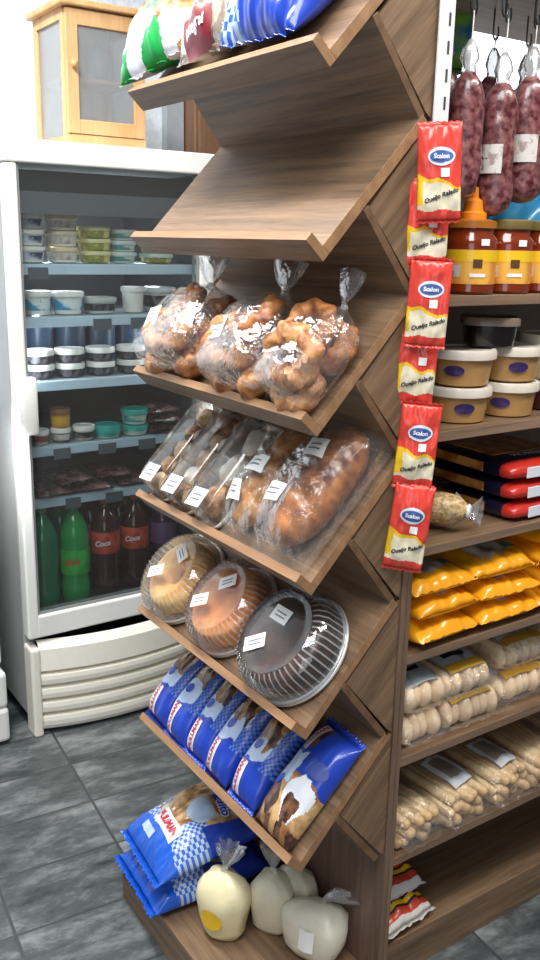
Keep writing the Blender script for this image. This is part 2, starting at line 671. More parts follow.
for k in range(6):
    bm = box_bm(-RW, 0, 0.0162, 0.290, 0, TK, 0.0008)
    edge_faces(bm, [(0, 1), (0, -1)])
    sh = link('sloping_shelf', bm, [W_X, W_EDGE], rack, mw=T(0, -D, Z0 - SP * k) @ R(TH, 'X'))
    bm = box_bm(-RW, 0, 0, 0.016, 0, 0.046, 0.0008)
    edge_faces(bm, [(0, 1), (0, -1), (2, 1)])
    link('front_lip', bm, [W_X, W_EDGE], sh)
    # support board under the shelf, leaning back to the panel
    a = Vector((0, -0.120, Z0 - SP * k + 0.0675 + 0.018))
    b = Vector((0, -0.016, Z0 - SP * k - 0.046))
    d = (b - a)
    ang = math.degrees(math.atan2(d.z, d.y))
    bm = box_bm(-RW + 0.001, -0.001, 0, d.length, -0.013, 0, 0.0006)
    edge_faces(bm, [(0, 1), (0, -1)])
    link('support_board', bm, [W_X, W_EDGED], rack, mw=T(a) @ R(ang, 'X'))
    # triangular closing boards between shelf, support and back panel, one at each end
    for xa in (-0.013, -RW + 0.004):
        bm = bmesh.new()
        tri = []
        for x in (xa, xa + 0.009):
            tri.append([bm.verts.new((x, y, z)) for y, z in ((a.y + 0.004, a.z - 0.003), (b.y + 0.004, b.z + 0.006), (0.0, b.z - 0.004), (0.0, Z0 - SP * k + 0.2165), (-0.005, Z0 - SP * k + 0.2105))])
        bm.faces.new(tri[0][::-1]); bm.faces.new(tri[1])
        for i in range(5):
            bm.faces.new((tri[0][i], tri[0][(i + 1) % 5], tri[1][(i + 1) % 5], tri[1][i]))
        bmesh.ops.recalc_face_normals(bm, faces=bm.faces)
        bm.transform(R(-TH, 'X'))
        link('closing_board', bm, [W_Y], rack, mw=R(TH, 'X'))
bm = box_bm(-RW, -0.0, 0.0005, 0.0125, 0.0, 2.3, 0.001)
edge_faces(bm, [(0, 1), (0, -1)])
link('back_panel', bm, [W_Z, W_EDGEZ], rack)
bm = box_bm(-RW, -0.0, -0.29, -0.0005, 0.0, 0.09, 0.001)
edge_faces(bm, [(0, 1), (0, -1)])
link('base_deck', bm, [W_X, W_X], rack)

# ------------------------------------------------------------------ gondola with straight shelves on its long side
gon = thing('gondola_shelf_unit', 'walnut shelf unit with level shelves of groceries behind the sloping rack', 'shelf unit', T(0, 0, 0))
GY1 = 1.5
bm = box_bm(-RW, 0.0, 0.013, 0.024, 0, 2.3, 0.001)
edge_faces(bm, [(0, 1)])
link('end_board', bm, [W_Z, W_EDGEZ], gon)
bm = box_bm(-0.318, -0.30, 0.0245, GY1, 0.1, 1.866, 0.001)
link('back_panel', bm, mat('grey_back_board', '7d6b5e', 0.5, var=0.08), gon)
bm = box_bm(-RW, 0.0, GY1, GY1 + 0.018, 0, 2.3, 0.001)
link('end_board', bm, [W_Z], gon)
SHZ = [1.462, 1.227, 1.016, 0.806, 0.590, 0.367]
for z in SHZ:
    bm = box_bm(-0.2995, -0.002, 0.0245, GY1 - 0.0005, z - 0.018, z, 0.001)
    edge_faces(bm, [(0, 1)])
    link('level_shelf', bm, [W_Y, W_EDGEY], gon)
link('top_shelf', box_bm(-0.2995, -0.002, 0.0245, GY1 - 0.0005, 1.96, 1.98, 0.001), [wood('light_board', 1, 'b09a86', 'd8c6b4')], gon)
bm = box_bm(-0.2995, -0.052, 0.0245, GY1 - 0.0005, 0.0, 0.098, 0.002)
edge_faces(bm, [(2, 1), (0, 1)])
link('base_deck', bm, [W_Y, W_Y], gon)
# white slotted steel upright at the corner
bm = box_bm(0.0005, 0.0045, -0.001, 0.030, 1.40, 2.3, 0.0008)
po = link('slotted_upright', bm, mat('white_steel', 'e4e4e2', 0.4, var=0.02), gon)
slot_me = None
for i in range(22):
    z = 1.43 + i * 0.04
    if slot_me is None:
        so = link('slot', box_bm(0.0043, 0.0049, 0.017, 0.0215, 0, 0.019), mat('slot_dark', '3a3a3e', 0.7), po, mw=T(0, 0, z))
        slot_me = so.data
    else:
        put('slot', slot_me, po, T(0, 0, z))

# ------------------------------------------------------------------ glass door fridge (faces +x)
FX = -1.403
FY0, FY1 = -0.225, 0.432
FB = -2.02
fridge = thing('display_fridge', 'white upright drinks fridge with a glass door and bowed louvred base', 'fridge', T(FX, 0.1, 0))
FI = T(-FX, -0.1, 0)
FWHITE = mat('fridge_white', 'f1f0ec', 0.35, var=0.015)
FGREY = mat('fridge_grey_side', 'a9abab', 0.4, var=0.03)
LINER = mat('fridge_liner', '555b61', 0.5, var=0.03)


def fpart(name, bm, m, parent=None, smooth=False):
    if parent is None:
        return link(name, bm, m, fridge, smooth, FI)
    return link(name, bm, m, parent, smooth)


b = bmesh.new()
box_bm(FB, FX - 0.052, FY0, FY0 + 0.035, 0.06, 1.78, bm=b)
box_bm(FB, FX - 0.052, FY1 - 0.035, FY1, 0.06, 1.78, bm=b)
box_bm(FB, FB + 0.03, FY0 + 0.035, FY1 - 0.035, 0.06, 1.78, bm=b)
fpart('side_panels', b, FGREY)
b = bmesh.new()
box_bm(FB + 0.03, FB + 0.035, FY0 + 0.036, FY1 - 0.036, 0.39, 1.735, bm=b)
box_bm(FB + 0.035, FX - 0.06, FY0 + 0.0355, FY0 + 0.04, 0.39, 1.735, bm=b)
box_bm(FB + 0.035, FX - 0.06, FY1 - 0.04, FY1 - 0.0355, 0.39, 1.735, bm=b)
box_bm(FB + 0.035, FX - 0.06, FY0 + 0.04, FY1 - 0.04, 0.36, 0.39, bm=b)
fpart('liner', b, LINER)
fpart('top_cap', box_bm(FB, FX + 0.004, FY0 - 0.004, FY1 + 0.004, 1.738, 1.80, 0.006), FWHITE)
b = box_bm(FB, FX - 0.06, FY0 + 0.036, FY1 - 0.036, 0.0, 0.345)
fpart('compressor_box', b, BLACK)
# door: frame, glass, handle
GY0, GY1_ = -0.190, 0.385
GZ0, GZ1 = 0.408, 1.737
b = bmesh.new()
box_bm(FX - 0.05, FX, FY0, GY0, 0.335, 1.7375, 0.006, bm=b)
box_bm(FX - 0.05, FX, GY1_, FY1, 0.335, 1.7375, 0.006, bm=b)
box_bm(FX - 0.05, FX, GY0 - 0.006, GY1_ + 0.006, 0.335, GZ0, 0.006, bm=b)
door = fpart('door_frame', b, FWHITE)
b = bmesh.new()
for y0, y1, z0, z1 in ((GY0, GY0 + 0.008, GZ0, GZ1), (GY1_ - 0.008, GY1_, GZ0, GZ1), (GY0 + 0.008, GY1_ - 0.008, GZ0, GZ0 + 0.008)):
    box_bm(FX - 0.045, FX - 0.012, y0, y1, z0, z1, bm=b)
link('gasket', b, mat('grey_gasket', '8d8f90', 0.5), door)
link('glass', box_bm(FX - 0.024, FX - 0.018, GY0 + 0.0085, GY1_ - 0.0085, GZ0 + 0.0085, GZ1), GLASS, door)
b = box_bm(FX - 0.001, FX + 0.03, -0.222, -0.168, 0.985, 1.155, 0.012)
link('handle', b, FWHITE, door, True)
# dark printed header behind the glass
link('header_band', box_bm(FX - 0.0286, FX - 0.0246, GY0 + 0.0085, GY1_ - 0.0085, 1.666, 1.722), mat('header_black', '2a2c30', 0.35), door)
link('header_panel', box_bm(FX - 0.0286, FX - 0.0246, GY0 + 0.0085, GY1_ - 0.0085, 1.605, 1.6655), mat('header_grey', '5f646a', 0.35), door)
# louvred base, bowed outwards
b = bmesh.new()
prof = [(0.0, 0.318), (0.012, 0.314), (0.030, 0.296), (0.036, 0.225)]
z = 0.225
for i in range(4):
    prof += [(0.012, z - 0.003), (0.012, z - 0.012), (0.038, z - 0.016), (0.040, z - 0.030), (0.038, z - 0.046)]
    z -= 0.048
prof += [(0.030, z - 0.012), (0.0, z - 0.014)]
n = 24
rows = []
ya, yb = FY0 + 0.03, FY1 - 0.03
for i in range(n + 1):
    t = -1 + 2 * i / n
    bow = 0.052 * (1 - t * t)
    rows.append([b.verts.new((FX - 0.03 + dx + bow, ya + (yb - ya) * i / n, zz)) for dx, zz in prof])
for r0, r1 in zip(rows, rows[1:]):
    for i in range(len(prof) - 1):
        b.faces.new((r0[i], r0[i + 1], r1[i + 1], r1[i]))
bmesh.ops.recalc_face_normals(b, faces=b.faces)
gr = fpart('louvred_grille', b, IVORY)
link('grille_end', box_bm(FX - 0.059, FX + 0.012, FY0, FY0 + 0.031, 0.0, 0.305, 0.008), IVORY, gr)
link('grille_end', box_bm(FX - 0.059, FX + 0.012, FY1 - 0.031, FY1, 0.0, 0.305, 0.008), IVORY, gr)
# inner shelves with pale blue price rails
RAIL = mat('price_rail_blue', 'c4dcec', 0.4, var=0.03)
FSH = [1.470, 1.318, 1.128, 0.928, 0.765]
for k, z in enumerate(FSH):
    s = fpart('wire_shelf', box_bm(FB + 0.036, FX - 0.075, FY0 + 0.041, FY1 - 0.041, z - 0.008, z - 0.002), mat('shelf_wire', 'aab4bb', 0.4))
    link('price_rail', box_bm(FX - 0.0749, FX - 0.066, FY0 + 0.041, FY1 - 0.041, z - 0.033, z - 0.003, 0.002), RAIL, s)
    for j, (y, wd) in enumerate({0: [(-0.12, 0.06)], 1: [(0.075, 0.06), (0.20, 0.06)], 2: [], 3: [(-0.07, 0.055), (0.08, 0.06), (0.22, 0.06)], 4: [(-0.04, 0.05), (0.1, 0.06)]}[k]):
        t = link('price_tag', box_bm(FX - 0.066, FX - 0.062, y - wd / 2, y + wd / 2, z - 0.046, z - 0.012, 0.001), mat('tag_holder', '5c666e', 0.3), s)
# pale inside light
area('fridge_led_left', (FX - 0.065, -0.16, 1.22), (FX - 0.35, 0.15, 1.0), 0.02, 0.9, 2.6, (0.92, 0.97, 1.0))
area('fridge_led_right', (FX - 0.065, 0.37, 1.22), (FX - 0.35, 0.1, 1.0), 0.02, 0.9, 2.6, (0.92, 0.97, 1.0))

# second white fridge, only its edge in view at the left
f2 = thing('white_cooler', 'white cooler whose corner just shows at the left edge of the photo', 'cooler', T(FX, -0.6, 0))
I2 = T(-FX, 0.6, 0)
link('body', box_bm(FB, FX - 0.03, -0.90, -0.302, 0.26, 0.98, 0.012), FWHITE, f2, mw=I2)
link('lid', box_bm(FB, FX - 0.02, -0.905, -0.31, 0.981, 1.03, 0.012), mat('cooler_lid', 'c4c9cc', 0.4), f2, mw=I2)
b = bmesh.new()
box_bm(FB, FX - 0.0, -0.90, -0.298, 0.012, 0.125, 0.012, bm=b)
box_bm(FB, FX - 0.002, -0.90, -0.299, 0.128, 0.245, 0.012, bm=b)
link('base_skirt', b, FWHITE, f2, mw=I2)

# ------------------------------------------------------------------ pine cabinet on top of the fridge
cx = -1.50
cab = thing('glazed_wall_cabinet', 'small pine cabinet with glass door and sides standing on the fridge', 'cabinet', T(-1.63, 0.125, 1.80))
b = bmesh.new()
X0, X1, Y0c, Y1c = -0.125, 0.125, -0.125, 0.125
for x0, x1 in ((X0, X0 + 0.028), (X1 - 0.036, X1 - 0.014)):
    for y0, y1 in ((Y0c, Y0c + 0.02), (Y1c - 0.02, Y1c)):
        box_bm(x0, x1, y0, y1, 0, 0.37, 0.0015, bm=b)
for y0, y1 in ((Y0c, Y0c + 0.016), (Y1c - 0.016, Y1c)):
    box_bm(X0 + 0.028, X1 - 0.036, y0, y1, 0.0, 0.03, bm=b)
    box_bm(X0 + 0.028, X1 - 0.036, y0, y1, 0.34, 0.37, bm=b)
box_bm(X0, X0 + 0.008, Y0c + 0.02, Y1c - 0.02, 0, 0.37, bm=b)
box_bm(X0 + 0.008, X1 - 0.015, Y0c + 0.016, Y1c - 0.016, 0, 0.012, bm=b)
box_bm(X0 + 0.012, X1 - 0.04, Y0c + 0.02, Y1c - 0.02, 0.185, 0.195, bm=b)
box_bm(X1 - 0.014, X1, Y0c, Y1c, 0, 0.034, 0.0015, bm=b)
link('carcass', b, PINE, cab)
b = box_bm(X0 - 0.008, X1 + 0.02, Y0c - 0.018, Y1c + 0.018, 0.371, 0.389, 0.004)
link('cornice', b, PINE, cab)
for y in (Y0c + 0.006, Y1c - 0.010):
    link('side_glass', box_bm(X0 + 0.028, X1 - 0.036, y, y + 0.004, 0.03, 0.34), CAB_GLASS, cab)
b = bmesh.new()
box_bm(X1 - 0.0135, X1 + 0.004, Y0c + 0.003, Y0c + 0.038, 0.036, 0.366, 0.002, bm=b)
box_bm(X1 - 0.0135, X1 + 0.004, Y1c - 0.038, Y1c - 0.003, 0.036, 0.366, 0.002, bm=b)
box_bm(X1 - 0.0135, X1 + 0.004, Y0c + 0.038, Y1c - 0.038, 0.036, 0.075, 0.002, bm=b)
box_bm(X1 - 0.0135, X1 + 0.004, Y0c + 0.038, Y1c - 0.038, 0.325, 0.366, 0.002, bm=b)
cd = link('door', b, PINE, cab)
link('door_glass', box_bm(X1 - 0.007, X1 - 0.003, Y0c + 0.038, Y1c - 0.038, 0.075, 0.325), CAB_GLASS, cd)
link('knob', lathe_bm([(0.005, 0), (0.005, 0.008), (0.010, 0.013), (0.009, 0.02), (0.002, 0.023)], 16), PINE, cd, True,
     T(X1 + 0.004, Y0c + 0.02, 0.22) @ R(90, 'Y'))
for i, (y, h) in enumerate(((-0.05, 0.09), (0.03, 0.12))):
    o = link('canister', lathe_bm([(0.03, 0), (0.032, h * 0.7), (0.022, h * 0.85), (0.022, h), (0.004, h)], 20), mat('grey_canister', '9aa0a3', 0.4), None, True,
             T(-1.63, 0.125 + y, 1.995 if i else 1.813))
    tag(o, ['small grey canister on the floor of the pine cabinet', 'taller grey canister on the upper board of the pine cabinet'][i], 'canister')

# ------------------------------------------------------------------ tubs, jars and packs in the fridge
_cache = {}


def cached(key, build):
    if key not in _cache:
        _cache[key] = build()
    return _cache[key]


def mesh_of(bm, mats, smooth=True):
    me = bpy.data.meshes.new('mesh')
    bm.normal_update()
    bm.to_mesh(me)
    bm.free()
    for m in (mats if isinstance(mats, (list, tuple)) else [mats]):
        me.materials.append(m)
    if smooth:
        for p in me.polygons:
            p.use_smooth = True
        try:
            me.set_sharp_from_angle(angle=math.radians(40))
        except Exception:
            pass
    return me


def tub(name, label, group, mw, r, h, body, lid, band=None, taper=0.86, sup=None, lid_h=0.012, bandz=(0.25, 0.8), cat='tub'):
    """plastic food tub: body, snap lid, printed band"""
    t = thing(name, label, cat, mw, group)
    hb = h - lid_h
    key = (r, h, taper, sup, lid_h)

    def mk_body():
        return lathe_bm([(r * taper * 0.9, 0), (r * taper, 0.003), (r * 0.97, hb)], 28, sup=sup)

    def mk_lid():
        return lathe_bm([(r * 1.0, hb - 0.003), (r * 1.06, hb - 0.003), (r * 1.06, hb + lid_h * 0.7), (r * 1.02, h), (r * 0.9, h), (r * 0.87, h - 0.002), (0.002, h - 0.002)], 28, sup=sup)

    def rad(z):
        return r * taper + (r * 0.97 - r * taper) * z / hb
    put('body', cached(('b', key, body.name), lambda: mesh_of(mk_body(), body)), t)
    put('lid', cached(('l', key, lid.name), lambda: mesh_of(mk_lid(), lid)), t)
    if band:
        z0, z1 = hb * bandz[0], hb * bandz[1]
        put('label', cached(('d', key, band.name), lambda: mesh_of(lathe_bm([(rad(z0) + 0.0008, z0), (rad(z1) + 0.0008, z1)], 28, sup=sup, cap=(False, False)), band)), t)
    return t


LB = two_tone('blue_white_label', '24345f', 'cdd6e4', 38, 0.42, 0.56, 0.4, 0)
LCREAM = two_tone('cream_label', 'd9cfc6', 'a5918a', 45, 0.5, 0.66, 0.4, 0)
LYEL = two_tone('yellow_green_label', 'dfd592', '8f9434', 40, 0.45, 0.6, 0.4, 0)
LTEAL = two_tone('teal_label', 'c9d8c9', '3f8f8a', 36, 0.45, 0.58, 0.4, 0)
LCYAN = two_tone('cyan_label', 'e2eef2', '2c9ec4', 30, 0.48, 0.56, 0.4, 0)
LDARK = two_tone('dark_label', '1d1f27', '6d6a70', 46, 0.5, 0.66, 0.4, 0)
CREAMLID = mat('cream_lid', 'd9c4a2', 0.4)
YELLID = mat('pale_yellow_lid', 'd9d59c', 0.4)
TEAL = mat('teal_lid', '1ea69a', 0.35)
BLUETUB = mat('dark_blue_tub', '2f4a66', 0.4)
CLEARISH = mat('milky_plastic', 'c9d2d2', 0.3, var=0.03)
RRECT = (1.0, 1.0, 3.4)

G1 = 'stacked tubs on the top fridge shelf'
pos3 = ['lowest', 'middle', 'topmost']


def col(x, y, z):
    return T(x, y, z)


r1 = [(-0.122, 0.039, 0.046, LB, WHITE, 'blue and white labelled tub', 'leftmost stack', 3),
      (-0.022, 0.042, 0.045, LCREAM, CREAMLID, 'cream lidded tub', 'second stack', 3),
      (0.082, 0.044, 0.035, LYEL, YELLID, 'yellow green tub', 'third stack', 3),
      (0.173, 0.039, 0.033, LTEAL, CLEARISH, 'pale teal tub', 'fourth stack', 3),
      (0.292, 0.045, 0.030, LYEL, CLEARISH, 'flat pale yellow tub', 'right end pair', 2)]
for y, r, h, lb, ld, nm, st, n in r1:
    for i in range(n):
        nmz = pos3[i] if n == 3 else ['lower', 'upper'][i]
        tub('food_tub', f'{nm}, {nmz} of the {st} on the top fridge shelf', G1, col(-1.53, y, FSH[0] + i * (h + 0.001)), r, h, lb if lb in (LYEL,) else WHITE, ld, lb, 0.9, RRECT, 0.009)
r2 = [(-0.105, 0.042, 0.070, WHITE, WHITE, LCYAN, 'white round tub with cyan print, leftmost on the second fridge shelf', None),
      (-0.010, 0.048, 0.068, WHITE, WHITE, LCYAN, 'white tub with blue and cyan print, second from left on the second fridge shelf', None),
      (0.093, 0.046, 0.05, CLEARISH, mat('grey_lid', 'b9bdb8', 0.4), LDARK, 'flat clear tub with dark filling left of the white cup', RRECT),
      (0.208, 0.036, 0.080, WHITE, WHITE, None, 'tall plain white cup with lid on the second fridge shelf', None),
      (0.302, 0.046, 0.078, CLEARISH, CLEARISH, LDARK, 'tall clear box right of the white cup in the fridge', RRECT)]
for y, r, h, bd, ld, lb, nm, sp in r2:
    tub('food_tub', nm, 'tubs on the second fridge shelf', col(-1.53, y, FSH[1]), r, h, bd, ld, lb, 0.86, sp)
names = ['leftmost', 'second', 'third', 'fourth']
for i, y in enumerate((-0.108, -0.010, 0.092, 0.196)):
    for j in range(2):
        tub('food_tub', f'dark label tub, {["lower", "upper"][j]} of the {names[i]} white lidded pair', 'white lidded tubs on the third fridge shelf',
            col(-1.53, y, FSH[2] + j * 0.044), 0.044, 0.043, LDARK, WHITE, LDARK, 0.92, None, 0.014)
for i, y in enumerate((-0.06, 0.045, 0.15, 0.25)):
    tub('food_tub', f'dark blue tub, {["leftmost", "second", "third", "rightmost"][i]} of the back row on the third fridge shelf', 'dark blue tubs behind the white lids',
        col(-1.66, y, FSH[2]), 0.05, 0.15, BLUETUB, BLUETUB, None, 0.94)
tub('food_tub', 'small red label tub at the left of the fourth fridge shelf', 'small tubs on the fourth fridge shelf', col(-1.51, -0.120, FSH[3]), 0.025, 0.045, LCREAM, WHITE, mat('dull_red', '8b3a32', 0.4))
tub('food_tub', 'small white lidded tub with dark label under the amber jar', 'small tubs on the fourth fridge shelf', col(-1.51, -0.055, FSH[3]), 0.030, 0.046, LDARK, WHITE, LCREAM)
tub('food_tub', 'amber jar with brown lid on top of a small white tub', 'small tubs on the fourth fridge shelf', col(-1.51, -0.055, FSH[3] + 0.047), 0.03, 0.058, mat('amber_fill', 'c98a1c', 0.35), mat('brown_lid', '7a5a3c', 0.4), mat('amber_label', 'd8a438', 0.4), 0.95, None, 0.014)
tub('food_tub', 'small white lidded tub with grey label left of the teal lids', 'small tubs on the fourth fridge shelf', col(-1.51, 0.020, FSH[3]), 0.034, 0.046, LCREAM, WHITE, LDARK)
tub('food_tub', 'low tub with teal lid standing left of the teal pair', 'teal lidded tubs', col(-1.51, 0.100, FSH[3]), 0.042, 0.042, CLEARISH, TEAL, TEAL, 0.92, None, 0.018)
tub('food_tub', 'lower tub of the teal lidded pair in the fridge', 'teal lidded tubs', col(-1.51, 0.197, FSH[3]), 0.042, 0.034, CLEARISH, TEAL, None, 0.92, None, 0.014)
tub('food_tub', 'upper tub of the teal lidded pair in the fridge', 'teal lidded tubs', col(-1.51, 0.197, FSH[3] + 0.035), 0.042, 0.05, CLEARISH, TEAL, LTEAL, 0.9, None, 0.014)

MEAT = two_tone('vacuum_packed_meat', '3a1c1d', '8a6a66', 35, 0.42, 0.7, 0.22, 0.5, 0.6)
for i, (x, y, z, rz) in enumerate(((-1.55, 0.295, FSH[3], 4), (-1.55, 0.30, FSH[3] + 0.03, -6), (-1.56, 0.29, FSH[3] + 0.06, 8),
                                   (-1.54, -0.10, FSH[4], 5), (-1.54, 0.04, FSH[4], -8), (-1.55, 0.18, FSH[4], 3), (-1.55, -0.03, FSH[4] + 0.03, 10), (-1.56, 0.12, FSH[4] + 0.03, -5))):
    lb = ['dark vacuum packed meat, lowest of the pile right of the teal tubs', 'dark vacuum packed meat, middle of the pile right of the teal tubs', 'dark vacuum packed meat on top of the pile right of the teal tubs',
          'flat dark meat pack at the left of the fifth fridge shelf', 'flat dark meat pack in the middle of the fifth fridge shelf', 'flat dark meat pack at the right of the fifth fridge shelf',
          'upper left dark meat pack on the fifth fridge shelf', 'upper right dark meat pack on the fifth fridge shelf'][i]
    o = link('meat_pack', Bag(0.125, 0.16, 0.03, i, 0.005, 0.01).bm(None, 16, 20), [MEAT], None, True, T(x, y, z) @ R(90 + rz, 'Z'))
    tag(o, lb, 'meat', 'packed meats in the fridge')

# drink bottles
COLA = mat('cola_dark', '3a1410', 0.12, var=0.02, coat=0.6)
GREENB = mat('green_bottle', '17a04c', 0.1, var=0.02, coat=0.6)
GREEND = mat('dark_green_bottle', '157a50', 0.1, var=0.02, coat=0.6)
PURPLE = mat('grape_soda', '3a1738', 0.12, var=0.02, coat=0.6)


def soda(label, x, y, body, capm, lab, rot=0, lz=(0.16, 0.235), letter=None, lettm=None):
    t = thing('soda_bottle', label, 'bottle', T(x, y, 0.3905) @ R(rot, 'Z') @ Matrix.Scale(0.95, 4), 'two litre bottles at the bottom of the fridge')
    prof = [(0.03, 0.0), (0.046, 0.006), (0.05, 0.02), (0.05, 0.06), (0.047, 0.09), (0.048, 0.15), (0.05, 0.16), (0.05, 0.235), (0.046, 0.262), (0.033, 0.295), (0.019, 0.318), (0.0135, 0.325), (0.0135, 0.338)]
    put('body', cached(('soda', body.name), lambda: mesh_of(lathe_bm(prof, 28), body)), t)
    put('cap', cached(('sodacap', capm.name), lambda: mesh_of(lathe_bm([(0.0155, 0.332), (0.0155, 0.35), (0.013, 0.353), (0.001, 0.353)], 20), capm)), t)
    if lab:
        put('label', cached(('sodalab', lab.name), lambda: mesh_of(lathe_bm([(0.0508, lz[0]), (0.0512, lz[0] + 0.004), (0.0512, lz[1]), (0.0505, lz[1] + 0.002)], 28, cap=(False, False)), lab)), t)
    if letter:
        for i, ch in enumerate(letter):
            pass
        me = text_mesh(letter, 0.026, bold=0.001, shear=0.2)
        bm = bmesh.new(); bm.from_mesh(me); bpy.data.meshes.remove(me)
        bmesh.ops.triangulate(bm, faces=bm.faces)
        zc = (lz[0] + lz[1]) / 2
        for v in bm.verts:
            a = v.co.x / 0.0515
            v.co = Vector((0.0522 * math.cos(a), 0.0522 * math.sin(a), zc + v.co.y + v.co.x * 0.15))
        link('lettering', bm, lettm, t)
    return t


LGREEN = two_tone('lime_label', '1fa33c', '3fc455', 20, 0.4, 0.6, 0.35, 0)
LRED = two_tone('red_drink_label', 'b0321f', 'd2593a', 24, 0.45, 0.6, 0.35, 0)
soda('dark green bottle without label at the left of the fridge bottom', -1.52, -0.126, GREEND, mat('green_cap', '2fae4c', 0.4), None)
soda('bright green soda bottle with lime green label in the fridge', -1.52, -0.020, GREENB, mat('green_cap', '2fae4c', 0.4), LGREEN, -35, (0.105, 0.19), 'GUA', RED)
soda('cola bottle with red label and red cap beside the green bottle', -1.52, 0.087, COLA, mat('red_cap', 'd84a2c', 0.4), LRED, -35, (0.16, 0.235), 'Coca', WHITEP)
soda('cola bottle with red label, rightmost of the two in front', -1.52, 0.193, COLA, mat('red_cap', 'd84a2c', 0.4), LRED, -35, (0.16, 0.235), 'Coca', WHITEP)
soda('purple soda bottle at the right of the fridge bottom', -1.52, 0.30, PURPLE, mat('violet_cap', '5a2a66', 0.4), mat('violet_label', '6a4a7c', 0.4), -35)
for i, y in enumerate((-0.126, -0.02, 0.087, 0.193)):
    soda(['dark green bottle in the back row behind the unlabelled one', 'green bottle in the back row behind the lime label',
          'cola bottle in the back row behind the first red label', 'cola bottle in the back row behind the second red label'][i],
         -1.64, y, GREEND if i < 2 else COLA, mat('green_cap', '2fae4c', 0.4) if i < 2 else mat('red_cap', 'd84a2c', 0.4), None if i < 2 else LRED, 0)

# ================================================================== goods on the sloping shelves
def sticker(parent, mw, w=0.032, h=0.045, surf=None, eps=0.002, name='price_label', lines=True):
    p = patch(w, h, PAPER, parent, mw, name, surf, eps)
    if lines:
        for i in range(2):
            q = mw @ T(0, h * (0.12 - 0.26 * i), 0.0006)
            bm_w, bm_h = w * 0.6, h * 0.09
            patch(bm_w, bm_h, GREYINK, parent, q, 'label_print', surf, eps + 0.0008, n=3)
    return p


def film_bag(name, parent, w, l, t, seed, mw=None, m=None, wr=0.006, fin=0.012, p=2.6, low=0.3):
    B = Bag(w, l, t, seed, wr, fin, p, low)
    o = link(name, B.bm(None, 24, 30), m or FILM, parent, True, mw)
    return B, o


# ---- top shelf (k = 0): sliced bread bags
def checks(u, v, n=7, m=9):
    return (int((u + 1) * n) + int((v + 1) * m)) % 2


# bag 1: white with green swirls and pale bread showing
t = thing('bread_bag', 'white bread bag with green print at the left end of the top shelf', 'bread bag', tilt(0, -0.575, 0.170, 0.0, 20), 'bread bags on the top sloping shelf')
B = Bag(0.20, 0.27, 0.11, 1, 0.010, 0.004)


def f_green(u, v):
    k = noise.noise(Vector((u * 1.7 + 3, v * 2.1, 1.3)))
    d = u - 0.25 - 0.55 * v
    if abs(d) < 0.30 + 0.12 * k:
        return 2 if k < 0.18 else 1
    if v < -0.55 and u < 0.35 + 0.3 * k:
        return 2 if noise.noise(Vector((u * 3.2, v * 5, 7))) > -0.05 else 1
    if d < 0:
        return 1 if k > -0.12 else 0
    return 0 if (v < 0.1 and k < 0.1) else 1


link('bag', B.bm(f_green, 64, 90), [BREADW, WHITEP, GREEN], t, True)
# bag 2: clear bag with burgundy label
t = thing('bread_bag', 'clear bread bag with burgundy label, second on the top shelf', 'bread bag', tilt(0, -0.350, 0.168, 0.0, 4), 'bread bags on the top sloping shelf')
B2 = Bag(0.165, 0.265, 0.10, 2, 0.010, 0.004)
lo = capsule_bm(0.25, 0.060, 20, 0.72, 12)
jitter(lo, 0.006, 18, 3)
link('loaf', lo, two_tone('pale_loaf', 'c9a06c', 'e6d2ab', 12, 0.35, 0.65, 0.6, 0.2), t, True, T(0, 0, 0.046) @ R(90, 'Z'))
link('bag', B2.bm(None, 24, 30), FILM_H, t, True)
patch(0.085, 0.05, BURG, t, T(0.0, -0.112, 0) @ R(8, 'Z'), 'burgundy_label', B2.top, 0.003, 8)
text('Integral', 0.021, WHITEP, t, T(0.0, -0.112, 0) @ R(8, 'Z'), surf=B2.top, eps=0.0042, bold=0.0006)
patch(0.11, 0.05, WHITEP, t, T(-0.005, 0.03, 0) @ R(8, 'Z'), 'white_label', B2.top, 0.003, 8)
patch(0.07, 0.03, BURG, t, T(0.0, 0.09, 0) @ R(8, 'Z'), 'burgundy_label', B2.top, 0.003, 8)
# bag 3: blue gingham
t = thing('bread_bag', 'royal blue bread bag with gingham checks at the right of the top shelf', 'bread bag', tilt(0, -0.165, 0.170, 0.0, -3), 'bread bags on the top sloping shelf')
B3 = Bag(0.225, 0.275, 0.105, 3, 0.014, 0.004)


def f_blue(u, v):
    if u < -0.25 and v < 0.15:
        return 1 if checks(u, v, 10, 13) else 2
    if abs(u - 0.25 + 0.1 * v) < 0.035 or abs(v + 0.42 - 0.15 * u) < 0.028:
        return 3
    return 0


link('bag', B3.bm(f_blue, 80, 100), [BLUE, BLUE2, PALE, mat('seam_dark_blue', '2a3480', 0.4)], t, True)  # darker blue strips run along and across the bag
patch(0.075, 0.035, WHITEP, t, T(0.05, 0.06, 0) @ R(60, 'Z'), 'white_label', B3.top, 0.003, 8)
text('PULLMAN', 0.015, REDTXT, t, T(0.05, 0.06, 0) @ R(60, 'Z'), surf=B3.top, eps=0.0042, bold=0.0008)

# ---- third shelf (k = 2): bags of sugared ring pastries
RINGM = two_tone('sugared_pastry', '743713', 'be8048', 48, 0.36, 0.68, 0.5, 0.5, 0.15)
RINGM2 = two_tone('pale_pastry', '8a4a22', 'cf9a62', 48, 0.36, 0.68, 0.5, 0.5, 0.15)


